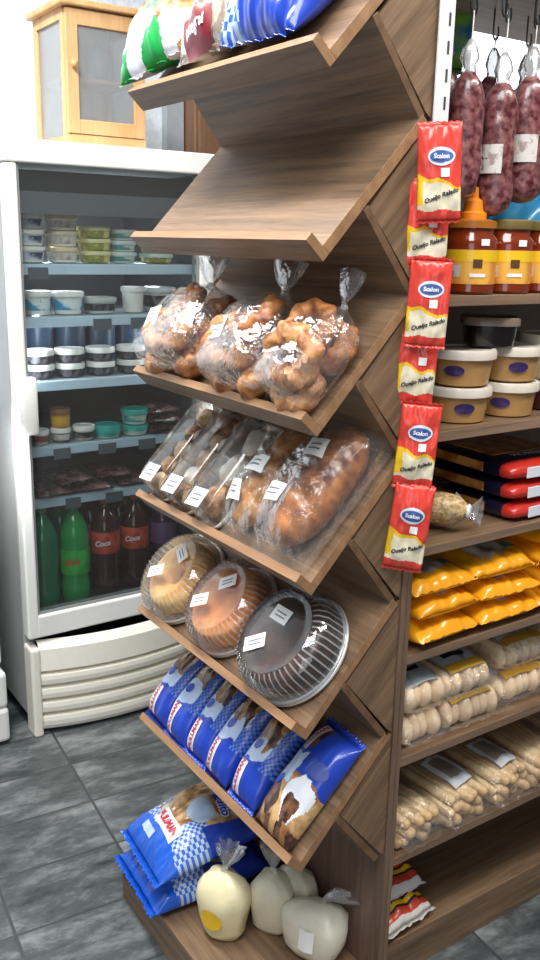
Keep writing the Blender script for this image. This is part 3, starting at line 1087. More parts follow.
def ring_bm(Rm, rm, seed):
    bm = bmesh.new()
    n1, n2 = 40, 14
    rings = []
    for i in range(n1):
        a = 2 * math.pi * i / n1
        ring = []
        for j in range(n2):
            b = 2 * math.pi * j / n2
            tw = 1 + 0.16 * math.sin(2 * b + 7 * a + seed) + 0.06 * math.sin(5 * a + seed)
            r = rm * tw
            ring.append(bm.verts.new(((Rm + r * math.cos(b)) * math.cos(a), (Rm + r * math.cos(b)) * math.sin(a), r * math.sin(b))))
        rings.append(ring)
    for i in range(n1):
        for j in range(n2):
            bm.faces.new((rings[i][j], rings[(i + 1) % n1][j], rings[(i + 1) % n1][(j + 1) % n2], rings[i][(j + 1) % n2]))
    jitter(bm, 0.003, 40, seed)
    return bm


ring_me = [mesh_of(ring_bm(0.036, 0.021, s), RINGM if s % 2 else RINGM2) for s in range(4)]


def twist_bag(label, mw, w, l, tk, seed, rings, neck_dir=0.0):
    t = thing('pastry_bag', label, 'pastry bag', mw, 'bags of ring pastries on the third sloping shelf')
    for i, (x, y, z, ax, ay, az, sc) in enumerate(rings):
        put('ring_pastry', ring_me[(i + seed) % 4], t, T(x, y, z) @ R(az, 'Z') @ R(ay, 'Y') @ R(ax, 'X') @ Matrix.Scale(sc, 4))
    # bag: rounded sack lying on the slope, gathered neck and flared tail pointing up the slope
    bm = bmesh.new()
    n = 36
    prof = [(-l * 0.5, 0.35), (-l * 0.49, 0.72), (-l * 0.42, 0.93), (-l * 0.25, 1.0), (0, 1.0), (l * 0.2, 0.93), (l * 0.34, 0.74), (l * 0.43, 0.45), (l * 0.49, 0.18), (l * 0.52, 0.085),
            (l * 0.56, 0.10), (l * 0.63, 0.26), (l * 0.72, 0.36), (l * 0.80, 0.42)]
    rows = []
    for k, (y, r) in enumerate(prof):
        row = []
        for i in range(n):
            a = 2 * math.pi * i / n
            wr = 1 + (0.05 if k < 6 else 0.16 if k < 9 else 0.22) * math.sin(i * 2.7 + seed + k * 0.7) * (1 if k > 3 else 0.5)
            if k > 9:
                zz = tk * 0.52 + 0.012 * (k - 9) * 0.6 + math.sin(a) * tk * 0.20 * r * 2 * wr * 0.6
            else:
                zz = tk * 0.5 + math.copysign(abs(math.sin(a)) ** 0.8, math.sin(a)) * tk * 0.5 * r * wr
            xx = math.copysign(abs(math.cos(a)) ** 0.8, math.cos(a)) * w * 0.5 * r * wr + neck_dir * max(0, y - l * 0.3)
            row.append(bm.verts.new((xx, y, max(0.001, zz))))
        rows.append(row)
    for a_, b_ in zip(rows, rows[1:]):
        for i in range(n):
            bm.faces.new((a_[i], a_[(i + 1) % n], b_[(i + 1) % n], b_[i]))
    bm.faces.new(rows[0][::-1])
    link('film', bm, FILM, t, True)
    link('neck_tie', lathe_bm([(w * 0.045, -0.004), (w * 0.05, 0), (w * 0.045, 0.004)], 16), FILM_H, t, True, T(neck_dir * l * 0.22, l * 0.52, tk * 0.52) @ R(90, 'X'))
    sticker(t, T(-w * 0.18, -l * 0.12, tk * 1.0) @ R(14, 'Z') @ R(6, 'X'), 0.034, 0.046)
    return t


twist_bag('ring pastry bag at the left end of the third shelf, widest of the three', tilt(2, -0.462, 0.115, 0, 8), 0.225, 0.19, 0.112, 0,
          [(-0.062, -0.045, 0.028, 8, 0, 20, 1), (0.048, -0.05, 0.028, -6, 4, 70, 1), (-0.05, 0.035, 0.034, 10, 0, 110, 0.95), (0.045, 0.035, 0.034, 0, 10, 10, 0.95), (-0.005, -0.035, 0.082, 12, 6, 45, 1.0), (-0.01, 0.03, 0.080, -14, 0, 90, 0.9)], -0.15)
twist_bag('ring pastry bag in the middle of the third shelf', tilt(2, -0.215, 0.112, 0, 2), 0.205, 0.19, 0.112, 1,
          [(-0.04, -0.052, 0.03, 14, 0, 20, 0.95), (0.045, -0.05, 0.03, -10, 4, 70, 0.95), (0.0, 0.03, 0.034, 6, 0, 110, 1.0), (-0.02, -0.03, 0.08, 24, 6, 45, 1.0), (0.02, 0.02, 0.085, -14, 10, 90, 0.95)], -0.1)
twist_bag('ring pastry bag at the right of the third shelf with one ring facing out', tilt(2, -0.055, 0.108, 0, -2), 0.135, 0.18, 0.105, 2,
          [(0.0, -0.055, 0.03, 18, 0, 20, 0.9), (0.005, 0.025, 0.034, 10, 0, 70, 0.95), (0.005, -0.03, 0.078, 38, 10, 10, 1.0), (-0.005, 0.03, 0.078, 20, 0, 60, 0.85)], 0.05)

# ---- fourth shelf (k = 3): clear boxes of small sweets, then two loaves
TRAY = mat('white_foam_tray', 'f1f0ec', 0.5)
SWEET = [two_tone('cream_bun', 'b9946c', 'e2cba8', 60, 0.35, 0.65, 0.5, 0.3), two_tone('brown_bun', '7d5233', 'c79b6c', 55, 0.4, 0.65, 0.5, 0.4), two_tone('iced_bun', 'dcd2c0', 'fbf7ee', 20, 0.35, 0.65, 0.45, 0.3)]


def bun_bm(r, h, seed):
    bm = lathe_bm([(r * 0.8, 0), (r, h * 0.35), (r * 0.92, h * 0.75), (r * 0.55, h), (r * 0.1, h * 1.02)], 20)
    return jitter(bm, r * 0.16, 45, seed)


def sweet_box(label, mw, kinds, seed):
    t = thing('sweets_box', label, 'pastry box', mw, 'clear boxes of sweets on the fourth sloping shelf')
    L, Wd, H = 0.235, 0.094, 0.062
    bm = bmesh.new()
    sup = (Wd / 2, L / 2, 5)
    lathe_bm([(0.94, 0.0), (1.0, 0.004), (1.03, 0.014), (1.0, 0.015), (0.95, 0.006), (0.02, 0.006)], 36, bm=bm, sup=sup)
    link('tray', bm, TRAY, t, True)
    me = [cached(('bun', k), lambda k=k: mesh_of(bun_bm(0.0215, 0.030, k + 3), SWEET[k])) for k in range(3)]
    big = [cached(('bigbun', k), lambda k=k: mesh_of(bun_bm(0.035, 0.038, k + 3), SWEET[k])) for k in range(3)]
    for n, k in enumerate(kinds * 5):
        if seed == 3:
            if n < 3:
                put('sweet_bun', big[k], t, T(0.004 * (-1) ** n, -0.070 + n * 0.070, 0.0075) @ R(n * 47, 'Z'))
        elif n < 10:
            put('sweet_bun', me[k], t, T((n % 2 - 0.5) * 0.043 + 0.003 * math.sin(n * 5 + seed), -0.088 + (n // 2) * 0.043, 0.0075) @ R(n * 47, 'Z') @ R(8 * math.sin(n * 3), 'X'))
    lid = lathe_bm([(1.02, 0.0155), (0.99, 0.02), (0.95, H * 0.85), (0.90, H), (0.3, H + 0.002), (0.02, H + 0.002)], 44, sup=sup)
    link('lid', lid, DOME, t, True)
    sticker(t, T(0.0, -0.088, H + 0.004) @ R(4, 'Z'), 0.048, 0.040)
    return t


sweet_box('clear box of cream buns at the left end of the fourth shelf', tilt(3, -0.540, 0.140, 0, 0), [0, 0, 1, 0], 1)
sweet_box('clear box of brown topped buns, second from the left on the fourth shelf', tilt(3, -0.438, 0.138, 0, 0), [1, 0, 2, 1, 0], 2)
sweet_box('clear box of iced and chocolate buns next to the loaves', tilt(3, -0.336, 0.136, 0, 0), [1, 2, 2], 3)
LOAF1 = two_tone('braided_loaf_crust', '7a3d16', 'd0924c', 34, 0.34, 0.66, 0.42, 0.3, 0.25)
LOAF2 = two_tone('glazed_loaf_crust', '62290f', 'c47c3c', 30, 0.34, 0.68, 0.35, 0.3, 0.4)


def loaf_bm(L, r, seed, br=0.12):
    bm = bmesh.new()
    n, m = 28, 56
    rings = []
    for j in range(m + 1):
        y = -1 + 2 * j / m
        k = max(0.02, 1 - abs(y) ** 3.2) ** 0.5
        ring = []
        for i in range(n):
            a = 2 * math.pi * i / n
            s, c = math.sin(a), math.cos(a)
            rr = r * k * (1 + (br * abs(math.sin(y * 9 + c * 1.7 + seed)) - br * 0.5) * (1 if s > -0.2 else 0.2))
            ring.append(bm.verts.new((c * rr * 1.15, y * L / 2, max(-0.62 * r, s * rr * 0.85))))
        rings.append(ring)
    for a_, b_ in zip(rings, rings[1:]):
        for i in range(n):
            bm.faces.new((a_[i], a_[(i + 1) % n], b_[(i + 1) % n], b_[i]))
    bm.faces.new(rings[0][::-1]); bm.faces.new(rings[-1])
    bmesh.ops.recalc_face_normals(bm, faces=bm.faces)
    return jitter(bm, 0.002, 40, seed)


for lb, mw, L, r, m, sd, st in (('braided brown loaf in clear film left of the larger glazed loaf', tilt(3, -0.220, 0.160, 0, 0), 0.235, 0.043, LOAF1, 1, [(-0.012, -0.072), (0.006, -0.01)]),
                                ('large glazed loaf in clear film at the right end of the fourth shelf', tilt(3, -0.088, 0.168, 0, -2), 0.250, 0.053, LOAF2, 2, [(-0.018, -0.058), (0.012, 0.042)])):
    t = thing('wrapped_loaf', lb, 'loaf', mw, 'wrapped loaves on the fourth sloping shelf')
    link('loaf', loaf_bm(L, r, sd), m, t, True, T(0, 0, 0.62 * r + 0.003))
    Bf = Bag(r * 3.0, L + 0.04, r * 1.62 + 0.012, sd + 4, 0.008, 0.008, 3.0, 0.12)
    link('film', Bf.bm(None, 24, 30), FILM, t, True)
    for x, y in st:
        sticker(t, T(x, y, 0) @ R(12, 'Z'), 0.040, 0.036, Bf.top, 0.002)

# ---- fifth shelf (k = 4): cakes under ribbed domes
CAKE = [two_tone('yellow_cake', 'd79a48', 'f2cd86', 22, 0.35, 0.65, 0.6, 0.25), two_tone('orange_cake', 'cf7c38', 'eeaa66', 22, 0.35, 0.65, 0.6, 0.25), two_tone('chocolate_cake', '2e1610', '5d3222', 30, 0.35, 0.65, 0.45, 0.3, 0.3)]


RIBM = film('dome_rib_plastic', white=0.32, gloss=0.5, rough=0.12, bump=0.0, tint=(0.85, 0.86, 0.88))


def cake(label, mw, kind, sc=1.0, hole=True, st=((0.0, 0.02, 10), (-0.01, -0.035, 5))):
    t = thing('cake_dome', label, 'cake', mw @ Matrix.Scale(sc, 4), 'domed cakes on the fifth sloping shelf')
    rib = lambda a, z: 0.008 * math.cos(a * 48)
    link('base_tray', lathe_bm([(0.085, 0.0), (0.103, 0.003), (0.108, 0.010), (0.106, 0.014), (0.098, 0.012), (0.092, 0.005), (0.002, 0.005)], 64), mat('silver_tray', 'd9d9d8', 0.28, 0.3, var=0.02), t, True)
    if hole:
        pr = [(0.024, 0.006), (0.078, 0.006), (0.086, 0.020), (0.085, 0.045), (0.074, 0.058), (0.055, 0.062), (0.036, 0.058), (0.025, 0.045), (0.022, 0.02), (0.024, 0.006)]
        b = lathe_bm(pr, 48, cap=(False, False))
    else:
        b = lathe_bm([(0.080, 0.006), (0.086, 0.012), (0.086, 0.050), (0.080, 0.058), (0.05, 0.061), (0.002, 0.061)], 48)
    link('cake', jitter(b, 0.0025, 45, kind), CAKE[kind], t, True)
    d = lathe_bm([(0.101, 0.0145), (0.1005, 0.03), (0.097, 0.06)], 176, rib=rib, cap=(False, False))
    n0 = len(d.verts)
    lathe_bm([(0.097, 0.0603), (0.088, 0.072), (0.078, 0.078)], 88, bm=d, cap=(False, False))
    lathe_bm([(0.078, 0.0782), (0.072, 0.076), (0.060, 0.0775), (0.03, 0.081), (0.002, 0.082)], 64, bm=d, cap=(False, False))
    for i in range(48):
        q = 2 * math.pi * i / 48
        prv = None
        for rr, zz in ((0.1022, 0.017), (0.1015, 0.032), (0.0985, 0.058), (0.089, 0.0735), (0.080, 0.0785)):
            wq = 0.0016 / rr
            cur = [d.verts.new((rr * math.cos(q + e), rr * math.sin(q + e), zz)) for e in (-wq, wq)]
            if prv:
                d.faces.new((prv[0], prv[1], cur[1], cur[0])).material_index = 1
            prv = cur
    link('dome', d, [DOME, RIBM], t, True)
    lathe = lathe_bm([(0.1005, 0.013), (0.1065, 0.0145), (0.107, 0.017), (0.101, 0.017)], 64, cap=(False, False))
    link('dome_rim', lathe, film('rim_plastic', white=0.3, gloss=0.4, rough=0.1, bump=0.0), t, True)
    for x, y, rz in st:
        z = 0.083
        sticker(t, T(x, y, z) @ R(rz, 'Z'), 0.046, 0.028)
    return t


cake('yellow ring cake under a clear dome at the left end of the fifth shelf', tilt(4, -0.528, 0.116, 0, 0), 0, 0.98, True, ((0.018, 0.040, -28), (-0.026, -0.022, 32)))
cake('orange cake under a clear dome in the middle of the fifth shelf', tilt(4, -0.332, 0.120, 0.0, 0), 1, 0.97, False, ((0.012, 0.036, 38), (-0.03, -0.026, 32)))
cake('dark chocolate cake under a ribbed clear dome, nearest and largest cake', tilt(4, -0.118, 0.122, 0, 0), 2, 1.05, False, ((-0.006, 0.030, 0), (-0.022, -0.034, 38)))

# ---- sixth shelf (k = 5): blue packets of rolled cakes
GING = [NAVY, BLUE2]


def roll_pack(label, mw, seed, flip=False, w=0.092, l=0.205, tk=0.058):
    t = thing('cake_roll_packet', label, 'packet', mw, 'blue packets of cake rolls on the sixth sloping shelf')
    B = Bag(w, l, tk, seed, 0.004, 0.012, 3.0, 0.3)
    sg = -1 if flip else 1

    def f(u, v):
        v2 = v * sg
        k = 0.14 * noise.noise(Vector((u * 2 + seed, v * 2.5, seed)))
        if u > 0.52 + 0.1 * v2 and v2 > -0.35:
            return 3 if checks(u, v, 13, 18) else 0
        if v2 < -0.22 + k * 1.2 + 0.12 * u:
            return 0
        if v2 < 0.22 + k * 2.4 - 0.2 * abs(u) and u < 0.6:
            return 2
        if v2 < 0.94:
            return 4 if (u + 0.8 * v2 + k * 2) % 0.9 < 0.32 else 1
        return 0
    link('wrapper', B.bm(f, 54, 100), [BLUE, DARKBR, PALE, mat('gingham_mid', '5b80cf', 0.3, coat=0.4), BREADW], t, True)
    pw = T(-0.014, -0.066 * sg, 0) @ R(90 if not flip else 90, 'Z')
    patch(0.064, 0.024, WHITEP, t, pw, 'brand_panel', B.top, 0.0015, 8)
    text('PULLMAN', 0.0145, REDTXT, t, pw, surf=B.top, eps=0.0026, bold=0.0006)
    patch(0.024, 0.018, BLUE, t, T(-0.012, 0.006 * sg, 0) @ R(70, 'Z'), 'blue_badge', B.top, 0.0018, 6, oval=True)
    return t


for i, x in enumerate((-0.550, -0.462, -0.374, -0.286, -0.188)):
    roll_pack(f'blue cake roll packet, {["first", "second", "third", "fourth", "fifth"][i]} from the left on the sixth shelf', tilt(5, x, 0.128 - 0.004 * (i % 2), 0, -3 + 2 * (i % 3)), i + 1)
# last packet lies turned round, showing its chocolate window
t = thing('cake_roll_packet', 'turned blue packet with brown chocolate roll picture, nearest on the sixth shelf', 'packet', tilt(5, -0.070, 0.130, 0.0, -3), 'blue packets of cake rolls on the sixth sloping shelf')
B = Bag(0.112, 0.225, 0.062, 9, 0.004, 0.012, 3.0, 0.3)


def f_turn(u, v):
    k = 0.2 * noise.noise(Vector((u * 2.2, v * 2.6, 4.4)))
    if v > 0.97 or (u > -0.1 + 0.5 * k and v > 0.18 + k - 0.15 * u):
        return 0
    if abs(u + 0.42 + k) < 0.34 and abs(v - 0.12 + k) < 0.30:
        return 2
    if v < -0.72 + k:
        return 4 if (u + k) % 0.6 < 0.22 else 1
    if (u + 0.55 + k) ** 2 + ((v + 0.5) * 1.3) ** 2 < 0.18:
        return 1
    if (u - 0.45) ** 2 + ((v + 0.42 + k) * 1.1) ** 2 < 0.09:
        return 1
    if (u - 0.45) ** 2 + ((v + 0.25 + k) * 1.1) ** 2 < 0.24:
        return 5
    if v < 0.1:
        return 4
    return 1 if v > 0.55 and u < -0.2 else 0


link('wrapper', B.bm(f_turn, 64, 110), [BLUE, DARKBR, PALE, BLUE2, BREADW, WHITEP], t, True)
pw = T(-0.030, 0.080, 0) @ R(90, 'Z')
patch(0.058, 0.019, WHITEP, t, pw, 'brand_panel', B.top, 0.0015, 8)
text('PULLMAN', 0.0125, REDTXT, t, pw, surf=B.top, eps=0.0026, bold=0.0006)
patch(0.034, 0.034, mat('seal_blue', '46579f', 0.35), t, T(0.034, 0.035, 0), 'round_seal', B.top, 0.0018, 6, oval=True)
patch(0.026, 0.016, BLUE2, t, T(-0.030, -0.02, 0) @ R(60, 'Z'), 'blue_badge', B.top, 0.0018, 6, oval=True)

# ================================================================== base deck: two blue roll bags, four sacks
for i, (lb, mw) in enumerate((('blue bread roll bag lying underneath another on the base deck', T(-0.480, -0.160, 0.0915) @ R(-4, 'Z') @ R(3, 'X')),
                              ('blue checked bread roll bag lying on top of another on the base deck', T(-0.462, -0.150, 0.192) @ R(-6, 'Z') @ R(11, 'X') @ R(-3, 'Y')))):
    t = thing('bread_roll_bag', lb, 'bread bag', mw, 'blue bread roll bags on the base deck')
    B = Bag(0.225, 0.285, 0.100, 20 + i, 0.012, 0.012, 2.4, 0.3)

    def f_roll(u, v):
        k = 0.12 * noise.noise(Vector((u * 2, v * 2, i + 2.0)))
        if v < -0.62 + k:
            return 0
        if v < -0.42 + k or (u < -0.72 and v < 0.5):
            return 1 if checks(u, v, 17, 21) else 2
        if v > 0.72 + k or (u > 0.70 + k and v > -0.1):
            return 3
        if (u - 0.30 + k) ** 2 + ((v - 0.02) * 1.3) ** 2 < 0.07:
            return 2
        if u > 0.45 and v < 0.0:
            return 1 if checks(u, v, 17, 21) else 2
        return 4 if noise.noise(Vector((u * 3, v * 3, 9 + i))) > -0.2 else 5
    link('bag', B.bm(f_roll, 102, 126), [BLUE2, mat('check_blue', '3a68c8', 0.3, coat=0.4), PALE, BLUE, BREADW, mat('roll_grey', 'b9b4ac', 0.35, coat=0.4)], t, True)
    if i:
        pw = T(0.012, -0.070, 0) @ R(-4, 'Z')
        patch(0.112, 0.036, WHITEP, t, pw, 'brand_panel', B.top, 0.002, 10)
        text('PULLMAN', 0.0235, REDTXT, t, pw, surf=B.top, eps=0.0032, bold=0.0012)
        text('Bisnaguito', 0.028, WHITEP, t, T(0.010, 0.060, 0) @ R(-8, 'Z'), surf=B.top, eps=0.0025, bold=0.0032, shear=0.15)
        text('Bisnaguito', 0.028, BLUE, t, T(0.010, 0.060, 0) @ R(-8, 'Z'), surf=B.top, eps=0.0038, bold=0.0008, shear=0.15)
        patch(0.06, 0.018, PALE, t, T(-0.02, -0.108, 0) @ R(-4, 'Z'), 'small_panel', B.top, 0.002, 8)


def sack(label, mw, rx, ry, h, m, seed, tail=(0, 0), yellow=False, label_paper=False):
    t = thing('flour_sack', label, 'sack', mw, 'tied clear sacks of meal on the base deck')
    bm = bmesh.new()
    n = 32
    prof = [(0.46, 0.0), (0.66, 0.02), (0.82, 0.14), (0.95, 0.38), (1.0, 0.60), (0.95, 0.76), (0.74, 0.89), (0.42, 0.96), (0.16, 1.0)]
    rows = []
    for k, (r, z) in enumerate(prof):
        row = []
        for i in range(n):
            a = 2 * math.pi * i / n
            wr = 1 + 0.05 * math.sin(a * 3 + seed) * (0.3 + z) + 0.04 * math.sin(a * 7 + seed * 2) * z
            c, s = math.cos(a), math.sin(a)
            row.append(bm.verts.new((math.copysign(abs(c) ** 0.75, c) * rx * r * wr, math.copysign(abs(s) ** 0.75, s) * ry * r * wr, z * h)))
        rows.append(row)
    for a_, b_ in zip(rows, rows[1:]):
        for i in range(n):
            bm.faces.new((a_[i], a_[(i + 1) % n], b_[(i + 1) % n], b_[i]))
    bm.faces.new(rows[0][::-1]); bm.faces.new(rows[-1])
    for v in bm.verts:
        if v.co.z > 0.003:
            v.co += noise.noise_vector(v.co * 22 + Vector((seed, seed, 0))) * 0.007 + noise.noise_vector(v.co * 55) * 0.0025
    link('meal', bm, m, t, True)
    # gathered clear tail
    bm = bmesh.new()
    rows = []
    for k, (r, z) in enumerate([(0.20, -0.004), (0.10, 0.008), (0.12, 0.016), (0.34, 0.034), (0.44, 0.048), (0.5, 0.056)]):
        row = []
        for i in range(24):
            a = 2 * math.pi * i / 24
            wr = 1 + 0.35 * math.sin(i * 2.3 + seed) * (k > 1)
            row.append(bm.verts.new((math.cos(a) * rx * r * wr + tail[0] * max(0, z), math.sin(a) * ry * r * wr * 0.8 + tail[1] * max(0, z), h + z * (1 if abs(tail[0]) + abs(tail[1]) < 1 else 0.5))))
        rows.append(row)
    for a_, b_ in zip(rows, rows[1:]):
        for i in range(24):
            bm.faces.new((a_[i], a_[(i + 1) % 24], b_[(i + 1) % 24], b_[i]))
    link('gathered_tail', bm, FILM_H, t, True)
    if yellow:
        bm = bmesh.new()
        g = [[None] * 9 for _ in range(9)]
        cyl = lambda a, z: Vector((math.cos(a) * rx * 1.09, math.sin(a) * ry * 1.09, z))
        c0 = bm.verts.new(cyl(yellow, h * 0.42))
        pr = None
        ring = []
        for i in range(20):
            q = 2 * math.pi * i / 20
            ring.append(bm.verts.new(cyl(yellow + math.cos(q) * 0.42, h * 0.42 + math.sin(q) * h * 0.15)))
        for i in range(20):
            bm.faces.new((c0, ring[i], ring[(i + 1) % 20]))
        link('round_yellow_sticker', bm, YELLOW, t, True)
    return t


MEAL = mat('cream_meal', 'efe3b8', 0.45, var=0.03, scale=90, bump=0.2, coat=0.35)
MEAL2 = mat('pale_meal', 'e3dcc4', 0.45, var=0.05, scale=120, bump=0.2, coat=0.35)
MEAL3 = mat('white_meal', 'e6e0cd', 0.45, var=0.04, scale=110, bump=0.2, coat=0.35)
sack('large cream meal sack with round yellow sticker at the front of the deck', T(-0.285, -0.195, 0.091) @ R(20, 'Z'), 0.060, 0.048, 0.150, MEAL, 1, (0.1, 0.3), -1.5)
sack('pale meal sack standing behind the yellow stickered sack', T(-0.238, -0.098, 0.091) @ R(35, 'Z'), 0.050, 0.042, 0.138, MEAL2, 2, (-0.2, 0.2))
t4 = sack('small pale meal sack at the back of the deck against the panel', T(-0.222, -0.022, 0.091) @ T(0, -0.022, 0) @ R(10, 'Z'), 0.050, 0.034, 0.140, MEAL2, 3, (0.1, 0.1))
t4 = sack('white meal sack with a paper label leaning alone at the right of the deck', T(-0.125, -0.072, 0.0945) @ R(28, 'Z') @ R(-9, 'X'), 0.070, 0.046, 0.118, MEAL3, 4, (1.2, 0.3))
bm = bmesh.new()
g = [[bm.verts.new((0.062 * math.sin(-0.25 + 0.5 * i / 6) * 1.1, -0.0500 + 0.004 * abs(i - 3) / 3, 0.030 + 0.046 * j / 4)) for i in range(7)] for j in range(5)]
for j in range(4):
    for i in range(6):
        bm.faces.new((g[j][i], g[j][i + 1], g[j + 1][i + 1], g[j + 1][i]))
link('paper_label', bm, PAPER, t4, True)

# ================================================================== strip of red grated cheese packets on the corner upright
def cheese_packet(label, c, w, l, seed, roll=0.0, az=0.0, badge=True, wordrow=True, tk=0.020):
    # local frame: x across, y up, z towards the viewer side
    fwd = Vector((0.80, -0.60, 0.0)).normalized()
    fwd = (Matrix.Rotation(math.radians(az), 3, 'Z') @ fwd)
    xa = Vector((0, 0, 1)).cross(fwd)
    m = Matrix.Identity(4)
    for i in range(3):
        m[i][0], m[i][1], m[i][2] = xa[i], (0, 0, 1)[i], fwd[i]
    mw = T(c) @ m @ R(roll, 'Z')
    t = thing('grated_cheese_packet', label, 'packet', mw, 'red cheese packets hung on the corner upright')
    B = Bag(w, l, tk, seed, 0.005, 0.005, 3.2, 0.4, 14)

    def f(u, v):
        k = 0.05 * math.sin(u * 5 + seed) + 0.05 * noise.noise(Vector((u * 2, v * 2, seed)))
        if v < -0.80 + k * 0.6:
            return 0
        if v < -0.24 + k - 0.10 * u:
            return 2 if (u < -0.74 + 2 * k and v > -0.7) else 3
        if v < -0.16 + k - 0.12 * u:
            return 2
        return 0
    link('wrapper', B.bm(f, 48, 90), [RED, RED, YELLOW, BEIGE], t, True)
    if badge:
        patch(w * 0.62, l * 0.20, WHITEP, t, T(0.002, l * 0.17, 0), 'badge', B.top, 0.0012, 8, oval=True)
        patch(w * 0.54, l * 0.13, mat('badge_blue', '3f5b9c', 0.4), t, T(0.002, l * 0.17, 0), 'badge_field', B.top, 0.002, 8, oval=True)
        text('Scalon', 0.0095, WHITEP, t, T(0.002, l * 0.17, 0), surf=B.top, eps=0.0034, bold=0.0004)
    sticker(t, T(0.008, l * 0.0, 0), 0.013, 0.013, B.top, 0.0014, 'price_sticker', False)
    if wordrow:
        text('Queijo Ralado', 0.0095, INK, t, T(0.002, -l * 0.245, 0) @ R(18, 'Z'), surf=B.top, eps=0.0016, shear=0.3, bold=0.00035, sub=2)
    return t


CPK = [
    ('topmost red cheese packet on the upright, overlapping the one below', (0.040, 0.010, 1.653), 0.068, 0.140, 3, 0, True),
    ('second red cheese packet from the top, its upper half tucked under the first', (0.020, 0.012, 1.578), 0.067, 0.128, 0, 3, False),
    ('third red cheese packet from the top with a whole blue badge', (0.036, 0.009, 1.453), 0.067, 0.134, -2, -3, True),
    ('fourth red cheese packet from the top, its badge hidden by the third', (0.018, 0.010, 1.358), 0.066, 0.138, -3, 2, False),
    ('fifth red cheese packet from the top, second lowest of the strip', (0.035, 0.006, 1.217), 0.067, 0.140, -4, -2, True),
    ('lowest red cheese packet of the strip on the corner upright', (0.034, 0.000, 1.073), 0.068, 0.148, -6, -3, True)]
for i, (lb, c, w_, l_, ro, az, bd) in enumerate(CPK):
    cheese_packet(lb, (c[0] - 0.012, c[1] - 0.016, c[2]), w_, l_, i + 1, ro, az, bd, True, 0.016 if bd else 0.010)

# ================================================================== hanging sausages and hooks
HOOKM = mat('hook_steel', '55565a', 0.35, 0.8)


def hook(x, y, label, L=0.045):
    pts = [(0, 0, 0), (0, 0, -L * 0.45)]
    for i in range(11):
        a = math.pi * (0 + i / 10 * 1.25)
        pts.append((0, 0.012 - 0.012 * math.cos(a), -L * 0.8 - 0.014 * math.sin(a)))
    o = link('wire_hook', tube_bm(pts, 0.0017, 8), HOOKM, None, True, T(x, y, 1.9598) @ R(20, 'Z'))
    return tag(o, label, 'hook', 'wire hooks under the top shelf')


SAUS = two_tone('cured_sausage', '4c1820', 'a8706c', 75, 0.38, 0.78, 0.3, 0.45, 0.5)
CASING = film('casing', white=0.35, gloss=0.4, rough=0.2, bump=0.6, scale=45, tint=(0.85, 0.83, 0.84))
SLAB = two_tone('grey_label', 'd6cfc9', 'a08d86', 55, 0.52, 0.62, 0.5, 0)


def sausage(x, y, zt, zb, r, label, seed, lab=True, hk=True, ang=-52):
    h = zt - zb
    t = thing('cured_sausage', label, 'sausage', T(x, y, zb), 'cured sausages hanging from the hooks')
    prof = [(0.004, 0), (r * 0.6, 0.003), (r * 0.9, 0.012), (r, 0.028), (r * 1.02, h * 0.35), (r, h * 0.7), (r * 0.93, h * 0.84), (r * 0.74, h * 0.93), (r * 0.40, h * 0.99), (r * 0.2, h)]
    b = lathe_bm(prof, 24)
    bmesh.ops.subdivide_edges(b, edges=[e for e in b.edges if e.calc_length() > 0.03], cuts=3)
    link('meat', jitter(b, 0.0045, 28, seed), SAUS, t, True)
    c = lathe_bm([(r * 0.40, h * 0.965), (r * 0.34, h + 0.01), (r * 0.5, h + 0.022), (r * 0.36, h + 0.038), (0.004, h + 0.05)], 20, rib=lambda a, z: 0.12 * math.sin(5 * a + seed))
    link('gathered_casing', c, CASING, t, True)
    if lab:
        g = bmesh.new()
        rows = []
        for j in range(2):
            rows.append([g.verts.new(((r * 1.07) * math.cos(math.radians(ang - 40 + 80 * i / 14)), (r * 1.07) * math.sin(math.radians(ang - 40 + 80 * i / 14)), h * (0.32 + 0.22 * j))) for i in range(15)])
        for i in range(14):
            g.faces.new((rows[0][i], rows[0][i + 1], rows[1][i + 1], rows[1][i]))
        link('label', g, SLAB, t, True)
    link('string', tube_bm([(0, 0, h + 0.045), (0, 0.002, h + 0.06), (0.002, 0, 1.9150 - zb)], 0.0012, 6), WHITE, t, True)
    return t


# (x, y) of the hooks; the sausages hang below
sausage(-0.145, 0.160, 1.850, 1.620, 0.030, 'dark sausage hanging behind, leftmost beside the white upright', 1, True)
sausage(-0.045, 0.118, 1.822, 1.622, 0.031, 'cured sausage in front nearest the white upright', 2, False)
sausage(-0.045, 0.200, 1.812, 1.597, 0.031, 'cured sausage with a square grey label, middle of the front row', 3, True, ang=-70)
sausage(-0.045, 0.272, 1.830, 1.622, 0.032, 'cured sausage with a wide pale label, third of the front row', 4, True)
sausage(-0.150, 0.285, 1.845, 1.640, 0.028, 'cured sausage in the back row between the second and third front ones', 5, False)
sausage(-0.150, 0.375, 1.845, 1.640, 0.029, 'cured sausage in the back row at the right edge of the photo', 6, False)
for x, y, lb in ((-0.045, 0.112, 'wire hook holding the front sausage nearest the upright'), (-0.045, 0.194, 'wire hook holding the middle front sausage'), (-0.045, 0.266, 'wire hook holding the third front sausage'),
                 (-0.145, 0.154, 'wire hook holding the rear sausage nearest the upright'), (-0.150, 0.279, 'wire hook holding the middle rear sausage'), (-0.150, 0.369, 'wire hook holding the rear sausage at the right edge'),
                 (-0.022, 0.160, 'empty front wire hook left of the middle sausage'), (-0.022, 0.242, 'empty front wire hook right of the middle sausage')):
    hook(x, y, lb)
o = link('snack_packet', Bag(0.085, 0.10, 0.03, 31, 0.006, 0.01).bm(None, 16, 18), [two_tone('teal_green_snack', '1d6f9c', '7fbf3a', 20, 0.4, 0.62, 0.3, 0.3, 0.5)], None, True,
         T(-0.24, 0.255, 1.915) @ R(55, 'Z') @ R(90, 'X'))
